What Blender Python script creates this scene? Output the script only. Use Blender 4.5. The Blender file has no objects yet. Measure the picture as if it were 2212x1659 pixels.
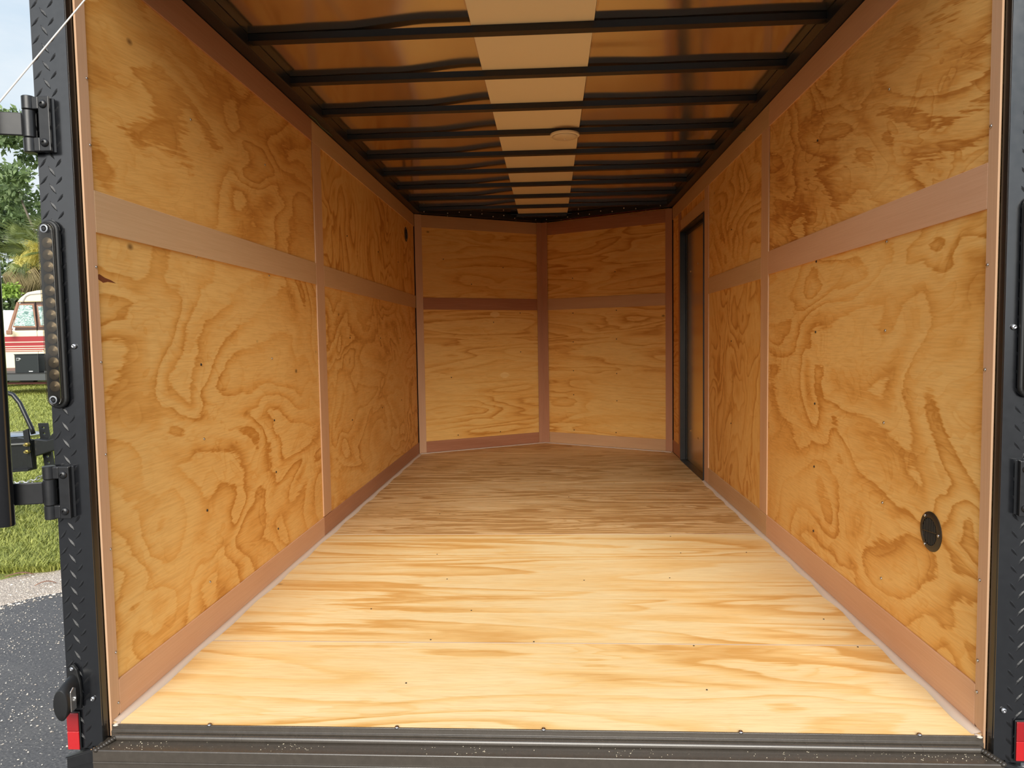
import bpy, bmesh, math, random
import numpy as np
from mathutils import Vector, Matrix
random.seed(7)
rng = np.random.default_rng(11)
SC = bpy.context.scene
COL = SC.collection
PI = math.pi

# ------------------------------------------------------------------ camera
cam_d = bpy.data.cameras.new('camera')
cam_d.sensor_width = 36.0
cam_d.lens = 1536.5642 / 2212 * 36.0
cam_d.clip_start = 0.02
cam_d.clip_end = 800
cam = bpy.data.objects.new('camera', cam_d)
COL.objects.link(cam)
_yaw, _pit, _rol = -0.0538639, -0.0614354, -0.0155945
_f = Vector((math.sin(_yaw)*math.cos(_pit), math.cos(_yaw)*math.cos(_pit), math.sin(_pit)))
_r = Vector((math.cos(_yaw), -math.sin(_yaw), 0))
_u = _r.cross(_f)
_r2 = math.cos(_rol)*_r + math.sin(_rol)*_u
_u2 = -math.sin(_rol)*_r + math.cos(_rol)*_u
cam.matrix_world = Matrix(((_r2.x, _u2.x, -_f.x, 0), (_r2.y, _u2.y, -_f.y, -1.6356),
                           (_r2.z, _u2.z, -_f.z, 0.9232), (0, 0, 0, 1)))
SC.camera = cam

# ------------------------------------------------------------------ exposure
SC.view_settings.view_transform = 'Standard'
SC.view_settings.look = 'None'
SC.view_settings.gamma = 1.0
SC.view_settings.use_curve_mapping = False
SC.view_settings.exposure = 0.27
SC.cycles.max_bounces = 16
SC.cycles.diffuse_bounces = 12
SC.cycles.glossy_bounces = 6
SC.cycles.transmission_bounces = 6
SC.cycles.caustics_reflective = False
SC.cycles.caustics_refractive = False

# ------------------------------------------------------------------ sky and sun
W = bpy.data.worlds.new('sky')
SC.world = W
W.use_nodes = True
nt = W.node_tree
nt.nodes.clear()
def wn(t, **k):
    n = nt.nodes.new(t)
    for a, b in k.items():
        setattr(n, a, b)
    return n
tc = wn('ShaderNodeTexCoord')
sx = wn('ShaderNodeSeparateXYZ')
nt.links.new(tc.outputs['Generated'], sx.inputs[0])
rp = wn('ShaderNodeValToRGB')
rp.color_ramp.elements[0].position = 0.0
rp.color_ramp.elements[0].color = (0.92, 0.97, 1.0, 1)
rp.color_ramp.elements[1].position = 1.0
rp.color_ramp.elements[1].color = (0.30, 0.52, 0.90, 1)
e = rp.color_ramp.elements.new(0.30); e.color = (0.74, 0.88, 1.0, 1)
nt.links.new(sx.outputs['Z'], rp.inputs[0])
mpw = wn('ShaderNodeMapping'); mpw.inputs['Scale'].default_value = (1.0, 1.0, 2.6)
nt.links.new(tc.outputs['Generated'], mpw.inputs[0])
nz = wn('ShaderNodeTexNoise'); nz.inputs['Scale'].default_value = 2.2; nz.inputs['Detail'].default_value = 6; nz.inputs['Roughness'].default_value = 0.55
nt.links.new(mpw.outputs[0], nz.inputs['Vector'])
cr = wn('ShaderNodeMapRange'); cr.inputs[1].default_value = 0.42; cr.inputs[2].default_value = 0.68
nt.links.new(nz.outputs[0], cr.inputs[0])
mxw = wn('ShaderNodeMix', data_type='RGBA')
mxw.inputs[7].default_value = (1.12, 1.12, 1.12, 1)
nt.links.new(cr.outputs[0], mxw.inputs[0])
nt.links.new(rp.outputs[0], mxw.inputs[6])
bgw = wn('ShaderNodeBackground'); bgw.inputs[1].default_value = 0.78
nt.links.new(mxw.outputs[2], bgw.inputs[0])
wo = wn('ShaderNodeOutputWorld')
nt.links.new(bgw.outputs[0], wo.inputs[0])

sun_d = bpy.data.lights.new('sun', 'SUN')
sun_d.energy = 4.45
sun_d.angle = math.radians(46)         # sun behind bright haze
sun_d.color = (1.0, 0.95, 0.86)
sun = bpy.data.objects.new('sun', sun_d)
COL.objects.link(sun)
sun.rotation_euler = Vector((0.04, -0.97, 0.56)).to_track_quat('Z', 'Y').to_euler()

# ------------------------------------------------------------------ dimensions
XL, XR, YC = -1.083, 0.982, 4.127           # trim faces of the side walls, corner of the V
AX, AY = -0.059, 4.725                      # apex of the V
ZT, ZB, ZR = 1.952, 1.975, 2.000            # wood top, underside of roof bows, roof sheet
GZ = -0.5                                   # ground
S1, S2, S3, S4 = 0.4813, 1.7005, 2.9197, 4.1389

# ------------------------------------------------------------------ mesh helpers
class MB:
    def __init__(s):
        s.v = []; s.f = []
    def add(s, vs, fs):
        b = len(s.v)
        s.v += [tuple(p) for p in vs]
        s.f += [tuple(i + b for i in f) for f in fs]
        return s
    def box(s, x0, x1, y0, y1, z0, z1):
        return s.add([(x0,y0,z0),(x1,y0,z0),(x1,y1,z0),(x0,y1,z0),(x0,y0,z1),(x1,y0,z1),(x1,y1,z1),(x0,y1,z1)],
                     [(0,3,2,1),(4,5,6,7),(0,1,5,4),(1,2,6,5),(2,3,7,6),(3,0,4,7)])
    def prism(s, pts, a, b, axis='z'):
        """pts: 2D outline, extruded from a to b along axis. x:(y,z) y:(x,z) z:(x,y)"""
        n = len(pts)
        def P(p, t):
            return {'x': (t, p[0], p[1]), 'y': (p[0], t, p[1]), 'z': (p[0], p[1], t)}[axis]
        vs = [P(p, a) for p in pts] + [P(p, b) for p in pts]
        fs = [tuple(range(n))[::-1], tuple(range(n, 2*n))]
        fs += [(i, (i+1) % n, n + (i+1) % n, n + i) for i in range(n)]
        return s.add(vs, fs)
    def tube(s, path, r, n=8, cap=True):
        path = [Vector(p) for p in path]
        m = len(path)
        rs = r if isinstance(r, (list, tuple)) else [r]*m
        vs = []
        t0 = (path[1]-path[0]).normalized()
        up = Vector((0,0,1)) if abs(t0.z) < 0.9 else Vector((1,0,0))
        a = t0.cross(up).normalized()
        for i, p in enumerate(path):
            t = (path[min(i+1, m-1)] - path[max(i-1, 0)]).normalized()
            a = (a - t*a.dot(t)).normalized()
            b = t.cross(a)
            for k in range(n):
                q = 2*PI*k/n
                vs.append(p + (a*math.cos(q) + b*math.sin(q))*rs[i])
        fs = []
        for i in range(m-1):
            for k in range(n):
                k2 = (k+1) % n
                fs.append((i*n+k, i*n+k2, (i+1)*n+k2, (i+1)*n+k))
        if cap:
            fs.append(tuple(range(n))[::-1]); fs.append(tuple(range((m-1)*n, m*n)))
        return s.add(vs, fs)
    def lathe(s, prof, M=None, n=24):
        """prof: (radius, height) pairs, turned around local z, then placed by M"""
        M = M or Matrix()
        vs = []; fs = []
        for r, h in prof:
            for k in range(n):
                q = 2*PI*k/n
                vs.append(M @ Vector((r*math.cos(q), r*math.sin(q), h)))
        for i in range(len(prof)-1):
            for k in range(n):
                k2 = (k+1) % n
                fs.append((i*n+k, i*n+k2, (i+1)*n+k2, (i+1)*n+k))
        fs.append(tuple(range(n))[::-1])
        fs.append(tuple(range((len(prof)-1)*n, len(prof)*n)))
        return s.add(vs, fs)

def put(name, mb, mat, parent=None, smooth=False, bevel=0, seg=2, me=None):
    if me is None:
        me = bpy.data.meshes.new(name)
        me.from_pydata(mb.v, [], mb.f)
        me.validate()
        bm = bmesh.new(); bm.from_mesh(me)
        bmesh.ops.recalc_face_normals(bm, faces=bm.faces)
        bm.to_mesh(me); bm.free()
        if mat: me.materials.append(mat)
        if smooth:
            me.shade_smooth()
            if smooth == 'auto':
                bm = bmesh.new(); bm.from_mesh(me)
                for ed in bm.edges:
                    if len(ed.link_faces) == 2 and ed.calc_face_angle(0) > math.radians(38): ed.smooth = False
                bm.to_mesh(me); bm.free()
    o = bpy.data.objects.new(name, me)
    COL.objects.link(o)
    if parent: o.parent = parent
    if bevel:
        b = o.modifiers.new('bevel', 'BEVEL'); b.width = bevel; b.segments = seg; b.limit_method = 'ANGLE'
        b.angle_limit = math.radians(40)
    return o
def empty(name, loc=(0,0,0)):
    o = bpy.data.objects.new(name, None)
    o.empty_display_size = 0.05
    COL.objects.link(o); o.location = loc
    return o
def struct(o): o['kind'] = 'structure'; return o
def stuff(o): o['kind'] = 'stuff'; return o
def tag(o, label, cat, group=None):
    o['label'] = label; o['category'] = cat
    if group: o['group'] = group
    return o
def place(name, me, parent, M):
    o = bpy.data.objects.new(name, me)
    COL.objects.link(o); o.parent = parent; o.matrix_local = M
    return o
def frame(o, x, y, z=None):
    """matrix with origin o and axes x,y,(z)"""
    x = Vector(x).normalized(); y = Vector(y).normalized(); z = Vector(z).normalized() if z else x.cross(y)
    return Matrix(((x.x,y.x,z.x,o[0]),(x.y,y.y,z.y,o[1]),(x.z,y.z,z.z,o[2]),(0,0,0,1)))
def tree_copy(o, parent=None):
    c = o.copy(); COL.objects.link(c); c.parent = parent
    for ch in list(o.children): tree_copy(ch, c)
    return c

# ------------------------------------------------------------------ materials
class NT:
    def __init__(s, name):
        s.m = bpy.data.materials.new(name); s.m.use_nodes = True
        s.t = s.m.node_tree; s.t.nodes.clear()
        s.out = s.n('ShaderNodeOutputMaterial'); s.p = s.n('ShaderNodeBsdfPrincipled')
        s.t.links.new(s.p.outputs[0], s.out.inputs[0])
    def n(s, t, ins=None, **k):
        n = s.t.nodes.new(t)
        for a, b in k.items(): setattr(n, a, b)
        for a, b in (ins or {}).items(): s.set(n.inputs[a], b)
        return n
    def set(s, sock, v):
        if hasattr(v, 'is_output'): s.t.links.new(v, sock)
        else: sock.default_value = v
    def P(s, **k):
        for a, b in k.items(): s.set(s.p.inputs[a.replace('_', ' ')], b)
        return s
    def math(s, op, a, b=0.0, c=0.0):
        n = s.n('ShaderNodeMath', operation=op); s.set(n.inputs[0], a); s.set(n.inputs[1], b); s.set(n.inputs[2], c); return n.outputs[0]
    def mix(s, f, a, b, mode='MIX'):
        n = s.n('ShaderNodeMix', data_type='RGBA', blend_type=mode); s.set(n.inputs[0], f); s.set(n.inputs[6], a); s.set(n.inputs[7], b); return n.outputs[2]
    def ramp(s, f, els, interp='LINEAR'):
        n = s.n('ShaderNodeValToRGB'); cr = n.color_ramp; cr.interpolation = interp
        while len(cr.elements) < len(els): cr.elements.new(0.5)
        for e, (p, c) in zip(cr.elements, els):
            e.position = p; e.color = tuple(c) + (1,) if len(c) == 3 else c
        s.set(n.inputs[0], f); return n.outputs[0]
    def rng(s, f, a, b, c=0.0, d=1.0):
        n = s.n('ShaderNodeMapRange'); s.set(n.inputs[0], f)
        for i, v in enumerate((a, b, c, d)): s.set(n.inputs[i+1], v)
        return n.outputs[0]
    def coord(s, seed=True, scale=(1,1,1), rot=(0,0,0), extra=(0,0,0)):
        tc = s.n('ShaderNodeTexCoord')
        mp = s.n('ShaderNodeMapping'); mp.inputs['Rotation'].default_value = rot
        mp.inputs['Location'].default_value = extra
        s.set(mp.inputs[0], tc.outputs['Object'])
        v = mp.outputs[0]
        if seed:
            oi = s.n('ShaderNodeObjectInfo')
            r = s.math('MULTIPLY', oi.outputs['Random'], 37.0)
            va = s.n('ShaderNodeVectorMath', operation='ADD'); s.set(va.inputs[0], v); s.set(va.inputs[1], r); v = va.outputs[0]
        return v
    def scaled(s, v, sc):
        m = s.n('ShaderNodeVectorMath', operation='MULTIPLY'); s.set(m.inputs[0], v); m.inputs[1].default_value = sc; return m.outputs[0]
    def noise(s, v, scale=1.0, detail=2.0, rough=0.5, dist=0.0):
        n = s.n('ShaderNodeTexNoise'); s.set(n.inputs['Vector'], v)
        n.inputs['Scale'].default_value = scale; n.inputs['Detail'].default_value = detail
        n.inputs['Roughness'].default_value = rough; n.inputs['Distortion'].default_value = dist
        return n.outputs[0]
    def bump(s, h, strength=0.3, dist=0.002):
        b = s.n('ShaderNodeBump'); b.inputs['Strength'].default_value = strength; b.inputs['Distance'].default_value = dist
        s.set(b.inputs['Height'], h); s.set(s.p.inputs['Normal'], b.outputs[0]); return s

def simple(name, col, rough=0.5, metal=0.0, **k):
    m = NT(name)
    m.P(Base_Color=tuple(col) + (1,), Roughness=rough, Metallic=metal)
    for a, b in k.items(): m.P(**{a: b})
    return m.m

def ply(name, light, mid, dark, along, across='z', sa=0.55, sc=1.9, rings=9.0, tilt=0.0, fuzz=0.07, fib=190.0, contrast=1.0, edge=0.9, extra=(0,0,0), blotch=0.5, second=0.30):
    """rotary-cut pine face: contour bands of a stretched noise field, sharp on one side"""
    m = NT(name)
    rot = {'x': (0, tilt, 0), 'y': (tilt, 0, 0), 'z': (tilt, 0, 0)}[along]
    if across in 'xy' and along in 'xy': rot = (0, 0, tilt)
    v = m.coord(rot=rot, extra=extra)
    def S(a, c, d=1.0):
        r = {'x': d, 'y': d, 'z': d}; r[along] = a; r[across] = c
        return (r['x'], r['y'], r['z'])
    h = m.noise(m.scaled(v, S(sa, sc)), 1.0, 2.5, 0.42, 0.55)
    jag = m.noise(m.scaled(v, S(9.0, 120.0)), 1.0, 2.0, 0.6)
    jag2 = m.noise(m.scaled(v, S(6.0, 14.0)), 1.0, 3.0, 0.6)
    q = m.math('MULTIPLY_ADD', h, rings, m.math('MULTIPLY', m.math('SUBTRACT', jag, 0.5), fuzz*3.0))
    q = m.math('ADD', q, m.math('MULTIPLY', m.math('SUBTRACT', jag2, 0.5), fuzz*2.4))
    fr = m.math('FRACT', q)
    t = m.ramp(fr, [(0.0, (0,0,0)), (0.30, (0.03,)*3), (0.62, (0.42,)*3), (edge, (1,1,1)), (min(edge+0.09, 0.995), (0.05,)*3)])
    # a second, finer set of growth bands
    h2 = m.noise(m.scaled(v, S(sa*2.3, sc*2.5)), 1.0, 3.0, 0.5, 0.8)
    f2 = m.math('FRACT', m.math('ADD', m.math('MULTIPLY', h2, rings*0.75), m.math('MULTIPLY', m.math('SUBTRACT', jag2, 0.5), fuzz*2.0)))
    t2 = m.ramp(f2, [(0.0, (0,0,0)), (0.55, (0.25,)*3), (0.86, (1,1,1)), (0.95, (0.1,)*3)])
    t = m.math('ADD', m.math('MULTIPLY', t, 0.84), m.math('MULTIPLY', t2, second))
    # soften per area so some regions show wide plain wood
    area = m.rng(m.noise(m.scaled(v, S(0.9, 1.6)), 1.3, 1.0), 0.33, 0.62, 0.30, 1.0)
    t = m.math('MULTIPLY', t, m.math('MULTIPLY', area, contrast))
    bl = m.rng(m.noise(m.scaled(v, S(1.4, 3.2)), 1.0, 3.0, 0.6), 0.3, 0.7, -blotch*0.4, blotch*0.4)
    t = m.math('ADD', t, bl)
    c = m.ramp(t, [(0.0, light), (0.45, mid), (1.0, dark)])
    fl = m.noise(m.scaled(v, S(11.0, fib)), 1.0, 3.0, 0.65)
    c = m.mix(m.rng(fl, 0.42, 0.80, 0.0, 0.36), c, tuple(x*0.80 for x in dark) + (1,))
    pale = m.noise(m.scaled(v, S(8.0, fib*0.6)), 1.0, 2.0, 0.6)
    c = m.mix(m.rng(pale, 0.55, 0.80, 0.0, 0.30), c, tuple(min(1, x*1.12) for x in light) + (1,))
    # small dark knots and pitch flecks
    vo = m.n('ShaderNodeTexVoronoi', feature='F1'); m.set(vo.inputs['Vector'], m.scaled(v, S(1.5, 2.4)))
    vo.inputs['Scale'].default_value = 1.3
    kn = m.rng(vo.outputs['Distance'], 0.010, 0.035, 0.75, 0.0)
    c = m.mix(kn, c, (0.11, 0.045, 0.012, 1))
    m.P(Base_Color=c, Roughness=0.52)
    m.p.inputs['Specular IOR Level'].default_value = 0.32
    m.bump(m.math('ADD', fl, m.math('MULTIPLY', t, 0.6)), 0.28, 0.0012)
    return m.m

def luan(name, c1, c2, along, fib=260.0):
    m = NT(name)
    v = m.coord()
    def S(a, c):
        r = {'x': c, 'y': c, 'z': c}; r[along] = a
        return (r['x'], r['y'], r['z'])
    f = m.noise(m.scaled(v, S(5.0, fib)), 1.0, 3.0, 0.6)
    b = m.noise(m.scaled(v, S(1.2, 9.0)), 1.0, 2.0, 0.5)
    t = m.math('ADD', m.math('MULTIPLY', f, 0.55), m.math('MULTIPLY', b, 0.55))
    c = m.mix(m.rng(t, 0.32, 0.78), c1 + (1,), c2 + (1,))
    oi = m.n('ShaderNodeObjectInfo')
    c = m.mix(m.rng(oi.outputs['Random'], 0, 1, 0.0, 0.22), c, tuple(x*0.72 for x in c2) + (1,))
    m.P(Base_Color=c, Roughness=0.6)
    m.p.inputs['Specular IOR Level'].default_value = 0.25
    m.bump(f, 0.15, 0.0008)
    return m.m

# plywood faces
WL, WM, WD = (0.89, 0.565, 0.195), (0.82, 0.445, 0.118), (0.60, 0.265, 0.046)
M_ply_side = ply('plywood_side', WL, WM, WD, 'y', 'z', 1.5, 2.6, 10.0, fuzz=0.14, fib=210, contrast=1.12)
M_ply_tan = ply('plywood_side_tan', (0.83,0.475,0.14), (0.73,0.355,0.08), (0.53,0.215,0.034), 'y', 'z', 1.3, 2.8, 9.0, tilt=-0.12, fuzz=0.15, fib=200, contrast=1.0, extra=(6,2,9))
M_ply_side2 = ply('plywood_side_far', WL, WM, WD, 'y', 'z', 1.6, 2.9, 10.0, fuzz=0.12, extra=(3,5,7), contrast=1.1)
M_ply_brown = ply('plywood_side_brown', (0.88,0.535,0.175), (0.73,0.36,0.085), (0.50,0.195,0.032), 'y', 'z', 1.15, 2.9, 10.0, tilt=-0.22, fuzz=0.26, contrast=1.1, fib=170, second=0.42)
M_ply_swirl = ply('plywood_swirl', (0.89,0.56,0.185), (0.81,0.435,0.11), (0.58,0.245,0.04), 'z', 'y', 2.0, 2.7, 11.0, fuzz=0.05, contrast=1.2)
M_ply_nose = ply('plywood_nose', (0.90,0.56,0.175), (0.84,0.45,0.11), (0.62,0.26,0.042), 'x', 'z', 0.8, 5.2, 9.0, fuzz=0.06, contrast=1.1)
FL, FM, FD = (0.88, 0.69, 0.375), (0.84, 0.565, 0.235), (0.70, 0.385, 0.115)
M_floor_a = ply('floor_pale', FL, FM, FD, 'x', 'y', 0.55, 3.0, 9.0, fuzz=0.07, contrast=1.3, fib=150)
M_floor_b = ply('floor_mid', FL, FM, FD, 'x', 'y', 0.42, 4.2, 8.0, fuzz=0.08, contrast=1.25, fib=140, extra=(4,1,2))
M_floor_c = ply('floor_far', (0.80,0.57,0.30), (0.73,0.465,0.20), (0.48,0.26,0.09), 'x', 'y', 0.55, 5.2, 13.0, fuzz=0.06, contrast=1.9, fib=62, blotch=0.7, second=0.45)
# lauan strips
LA, LB = (0.74, 0.485, 0.305), (0.62, 0.365, 0.21)
M_lu_v = luan('lauan_upright', LA, LB, 'z')
M_lu_h = luan('lauan_level', (0.70,0.475,0.275), (0.59,0.37,0.195), 'y')
M_lu_x = luan('lauan_cross', (0.68,0.43,0.235), (0.56,0.32,0.16), 'x')
M_lu_pink = luan('lauan_pink', (0.76,0.475,0.30), (0.65,0.37,0.22), 'y')
M_lu_red_v = luan('lauan_red_upright', (0.54,0.28,0.165), (0.44,0.205,0.11), 'z')
M_lu_red_x = luan('lauan_red_cross', (0.52,0.245,0.135), (0.37,0.15,0.075), 'x', 140)
M_lu_red_y = luan('lauan_red_side', (0.53,0.28,0.165), (0.43,0.205,0.11), 'y')
M_putty = simple('grey_putty', (0.52, 0.42, 0.33), 0.6)
M_caulk = simple('caulk', (0.72, 0.60, 0.49), 0.45)

def black(name, col, rough, bumpy=0.0, spec=0.5):
    m = NT(name); v = m.coord(seed=False)
    n = m.noise(v, 60.0, 4.0, 0.6)
    m.P(Base_Color=m.mix(n, tuple(x*0.8 for x in col) + (1,), tuple(x*1.25 for x in col) + (1,)),
        Roughness=m.rng(n, 0.3, 0.7, rough-0.02, rough+0.03))
    m.p.inputs['Specular IOR Level'].default_value = spec
    if bumpy: m.bump(m.noise(v, 220.0, 2.0), bumpy, 0.0006)
    return m.m
M_gloss = black('black_gloss_paint', (0.007, 0.007, 0.008), 0.17, 0.0, 0.95)
M_plate = black('black_tread_plate', (0.007, 0.0075, 0.009), 0.19, 0.0, 1.0)
M_lug = black('black_lug', (0.010, 0.010, 0.011), 0.40, 0.0, 0.45)
M_plate.node_tree.nodes['Principled BSDF'].inputs['IOR'].default_value = 1.60
M_satin = black('black_satin_steel', (0.012, 0.012, 0.013), 0.34, 0.1, 0.6)
M_jamb = simple('black_jamb_enamel', (0.013, 0.012, 0.011), 0.24)
M_sill = black('sill_enamel', (0.058, 0.048, 0.038), 0.26, 0.0, 0.8)
M_beam = black('black_roof_bow', (0.011, 0.011, 0.013), 0.36)
M_dark = simple('dark_void', (0.004, 0.004, 0.004), 0.8)
M_rubber = simple('black_rubber', (0.010, 0.010, 0.010), 0.45)
M_screw = simple('zinc_screw', (0.55, 0.55, 0.56), 0.22, 1.0)
M_screw_b = simple('brass_screw', (0.60, 0.42, 0.20), 0.3, 1.0)
M_hole = simple('screw_recess', (0.03, 0.02, 0.012), 0.6)

def roof_mat():
    m = NT('roof_skin_coated')
    v = m.coord(seed=False)
    w = m.noise(m.scaled(v, (1.2, 2.0, 1.0)), 1.6, 1.0)
    m.P(Base_Color=(0.80, 0.73, 0.63, 1), Metallic=0.97, Roughness=m.rng(m.noise(v, 1.4, 2.0), 0.3, 0.7, 0.10, 0.17))
    m.bump(w, 0.10, 0.02)
    return m.m
M_roof = roof_mat()
M_centre = simple('centre_strip_board', (0.86, 0.76, 0.56), 0.55)
M_slab = NT('door_skin')
_v = M_slab.coord(seed=False)
M_slab.P(Base_Color=(0.72, 0.52, 0.26, 1), Metallic=0.85, Roughness=M_slab.rng(M_slab.noise(_v, 3.0), 0.3, 0.7, 0.22, 0.25))
M_slab = M_slab.m

# ================================================================== ground
def asphalt():
    m = NT('asphalt'); v = m.coord(seed=False)
    n1 = m.noise(v, 90.0, 3.0, 0.6)
    vo = m.n('ShaderNodeTexVoronoi', feature='F1'); m.set(vo.inputs['Vector'], v); vo.inputs['Scale'].default_value = 75.0
    wh = m.noise(v, 2.2, 3.0, 0.6)
    st = m.math('MULTIPLY', m.rng(vo.outputs['Distance'], 0.10, 0.34, 1.0, 0.0), m.rng(m.noise(v, 44.0, 3.0), 0.50, 0.58, 0.0, 1.0))
    st = m.math('MULTIPLY', st, m.rng(wh, 0.35, 0.60, 0.45, 1.0))
    c = m.mix(m.rng(n1, 0.3, 0.7), (0.060, 0.060, 0.064, 1), (0.125, 0.122, 0.122, 1))
    c = m.mix(m.math('MULTIPLY', st, 0.9), c, (0.72, 0.67, 0.58, 1))
    c = m.mix(m.rng(wh, 0.5, 0.75, 0.0, 0.18), c, (0.30, 0.28, 0.25, 1))
    m.P(Base_Color=c, Roughness=0.85)
    m.bump(m.math('ADD', n1, m.math('MULTIPLY', st, 1.2)), 0.6, 0.006)
    return m.m
def soil():
    m = NT('lawn_soil'); v = m.coord(seed=False)
    n1 = m.noise(v, 9.0, 5.0, 0.65); n2 = m.noise(v, 0.6, 3.0, 0.5); n3 = m.noise(v, 110.0, 2.0, 0.6)
    c = m.ramp(n1, [(0.3, (0.13,0.15,0.03)), (0.52, (0.26,0.29,0.06)), (0.72, (0.38,0.40,0.10))])
    c = m.mix(m.rng(n2, 0.42, 0.70, 0.0, 0.55), c, (0.24, 0.19, 0.085, 1))
    c = m.mix(m.rng(n3, 0.35, 0.7, 0.5, 0.0), c, (0.05, 0.06, 0.015, 1))
    m.P(Base_Color=c, Roughness=0.95); m.bump(n3, 0.8, 0.02)
    return m.m
def gravel():
    m = NT('shell_gravel'); v = m.coord(seed=False)
    vo = m.n('ShaderNodeTexVoronoi', feature='F1'); m.set(vo.inputs['Vector'], v); vo.inputs['Scale'].default_value = 90.0
    n1 = m.noise(v, 30.0, 4.0, 0.6)
    c = m.mix(n1, (0.46, 0.38, 0.31, 1), (0.76, 0.66, 0.56, 1))
    c = m.mix(m.rng(vo.outputs['Distance'], 0.3, 0.6, 0.0, 0.6), c, (0.20, 0.16, 0.12, 1))
    m.P(Base_Color=c, Roughness=0.95); m.bump(vo.outputs['Distance'], 0.8, -0.006)
    return m.m
def edge_y(x, k):
    """wavy border between asphalt, gravel and lawn running across in front of the lawn"""
    base = 2.12 + 0.95*(x + 3.05) if k == 0 else 2.50 + 1.25*(x + 3.30)
    base = min(max(base, -60.0 if x < -3 else base), 6.5)
    return base + 0.05*math.sin(x*9.0 + k) + 0.03*math.sin(x*23.0 + 2*k)
g = MB(); g.box(-120, 120, -90, 160, GZ-0.3, GZ)
ground = struct(put('ground', g, asphalt()))
def apron(k, z):
    mb = MB()
    xs = np.concatenate([np.linspace(-60, -6, 28)[:-1], np.linspace(-6, -1.5, 140), np.linspace(-1.5, 60, 40)[1:]])
    vs = []; fs = []
    for x in xs:
        yy = edge_y(x, k) if x < 0.5 else edge_y(0.5, k)
        if x < -6: yy = edge_y(-6, k)
        vs += [(x, yy, GZ+0.0005), (x, yy+0.06, z), (x, 150, z)]
    for i in range(len(xs)-1):
        a = 3*i
        fs += [(a, a+3, a+4, a+1), (a+1, a+4, a+5, a+2)]
    return mb.add(vs, fs)
put('gravel_verge', apron(0, GZ+0.006), gravel(), ground)
put('lawn', apron(1, GZ+0.012), soil(), ground)

def grass_blades():
    """thin bent blades over the part of the lawn the trailer's left side looks onto"""
    N = 90000
    d = 4.2 + 22.0*rng.random(N)**1.5
    lo, hi = -0.90, -0.58
    x = (lo + (hi-lo)*rng.random(N))*d - 0.0
    y = d - 1.636
    keep = y > np.array([edge_y(a, 1) for a in x]) + 0.02
    x, y, d = x[keep], y[keep], d[keep]
    n = len(x)
    pat = 0.5 + 0.5*np.sin(x*3.1)*np.cos(y*2.3)
    h = (0.028 + 0.035*rng.random(n))*(0.8 + 0.5*pat)
    w = (0.0022 + 0.0016*rng.random(n))*(1 + d*0.10)
    a = rng.random(n)*2*PI
    lx, ly = np.cos(a), np.sin(a)
    bx, by = -ly*w, lx*w
    lean = h*(0.35 + 0.9*rng.random(n))
    z0 = GZ + 0.008
    v = np.empty((n, 5, 3))
    v[:,0] = np.stack([x-bx, y-by, np.full(n, z0)], 1)
    v[:,1] = np.stack([x+bx, y+by, np.full(n, z0)], 1)
    v[:,2] = np.stack([x+bx*.8+lx*lean*.4, y+by*.8+ly*lean*.4, z0+h*.65], 1)
    v[:,3] = np.stack([x-bx*.8+lx*lean*.4, y-by*.8+ly*lean*.4, z0+h*.65], 1)
    v[:,4] = np.stack([x+lx*lean, y+ly*lean, z0+h], 1)
    return n, v
n_, v_ = grass_blades()
me = bpy.data.meshes.new('grass')
me.from_pydata(v_.reshape(-1, 3).tolist(), [], [f for i in range(n_) for f in ((5*i,5*i+1,5*i+2,5*i+3),(5*i+3,5*i+2,5*i+4))])
def pebbles(n, region, r0, r1):
    out_v = []; out_f = []
    while n:
        x, y = region(); n -= 1
        r = rng.uniform(r0, r1)*(0.6 + 0.8*rng.random()**2); a = rng.random()*PI; e1, e2 = r*1.25, r*0.85
        z = GZ + 0.003; b = len(out_v); c, s_ = math.cos(a), math.sin(a)
        out_v += [(x+e1*c, y+e1*s_, z), (x-e2*s_, y+e2*c, z), (x-e1*c, y-e1*s_, z), (x+e2*s_, y-e2*c, z), (x, y, z+r*0.8)]
        out_f += [(b,b+1,b+4), (b+1,b+2,b+4), (b+2,b+3,b+4), (b+3,b,b+4)]
    mb = MB(); return mb.add(out_v, out_f)
def _tar():
    while True:
        x, y = rng.uniform(-4.2, -1.35), rng.uniform(-0.4, 3.0)
        if y < edge_y(x, 0) - 0.02 and rng.random() < 0.35 + 0.65*(0.5+0.5*math.sin(x*5.3+y*3.1)*math.cos(y*7.7-x)): return x, y
def _verge():
    while True:
        x = rng.uniform(-4.4, -2.4); y = rng.uniform(edge_y(x, 0)-0.12, edge_y(x, 1)+0.05)
        return x, y
_pm = NT('pale_stone'); _g = _pm.n('ShaderNodeNewGeometry')
_pm.P(Base_Color=_pm.ramp(_g.outputs['Random Per Island'], [(0.0,(0.42,0.36,0.30)),(0.6,(0.68,0.60,0.51)),(1.0,(0.84,0.79,0.71))]), Roughness=0.8)
stuff(put('loose_stones', pebbles(5200, _tar, 0.0022, 0.0042), _pm.m, ground))
stuff(put('verge_pebbles', pebbles(5200, _verge, 0.004, 0.009), _pm.m, ground))
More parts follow.
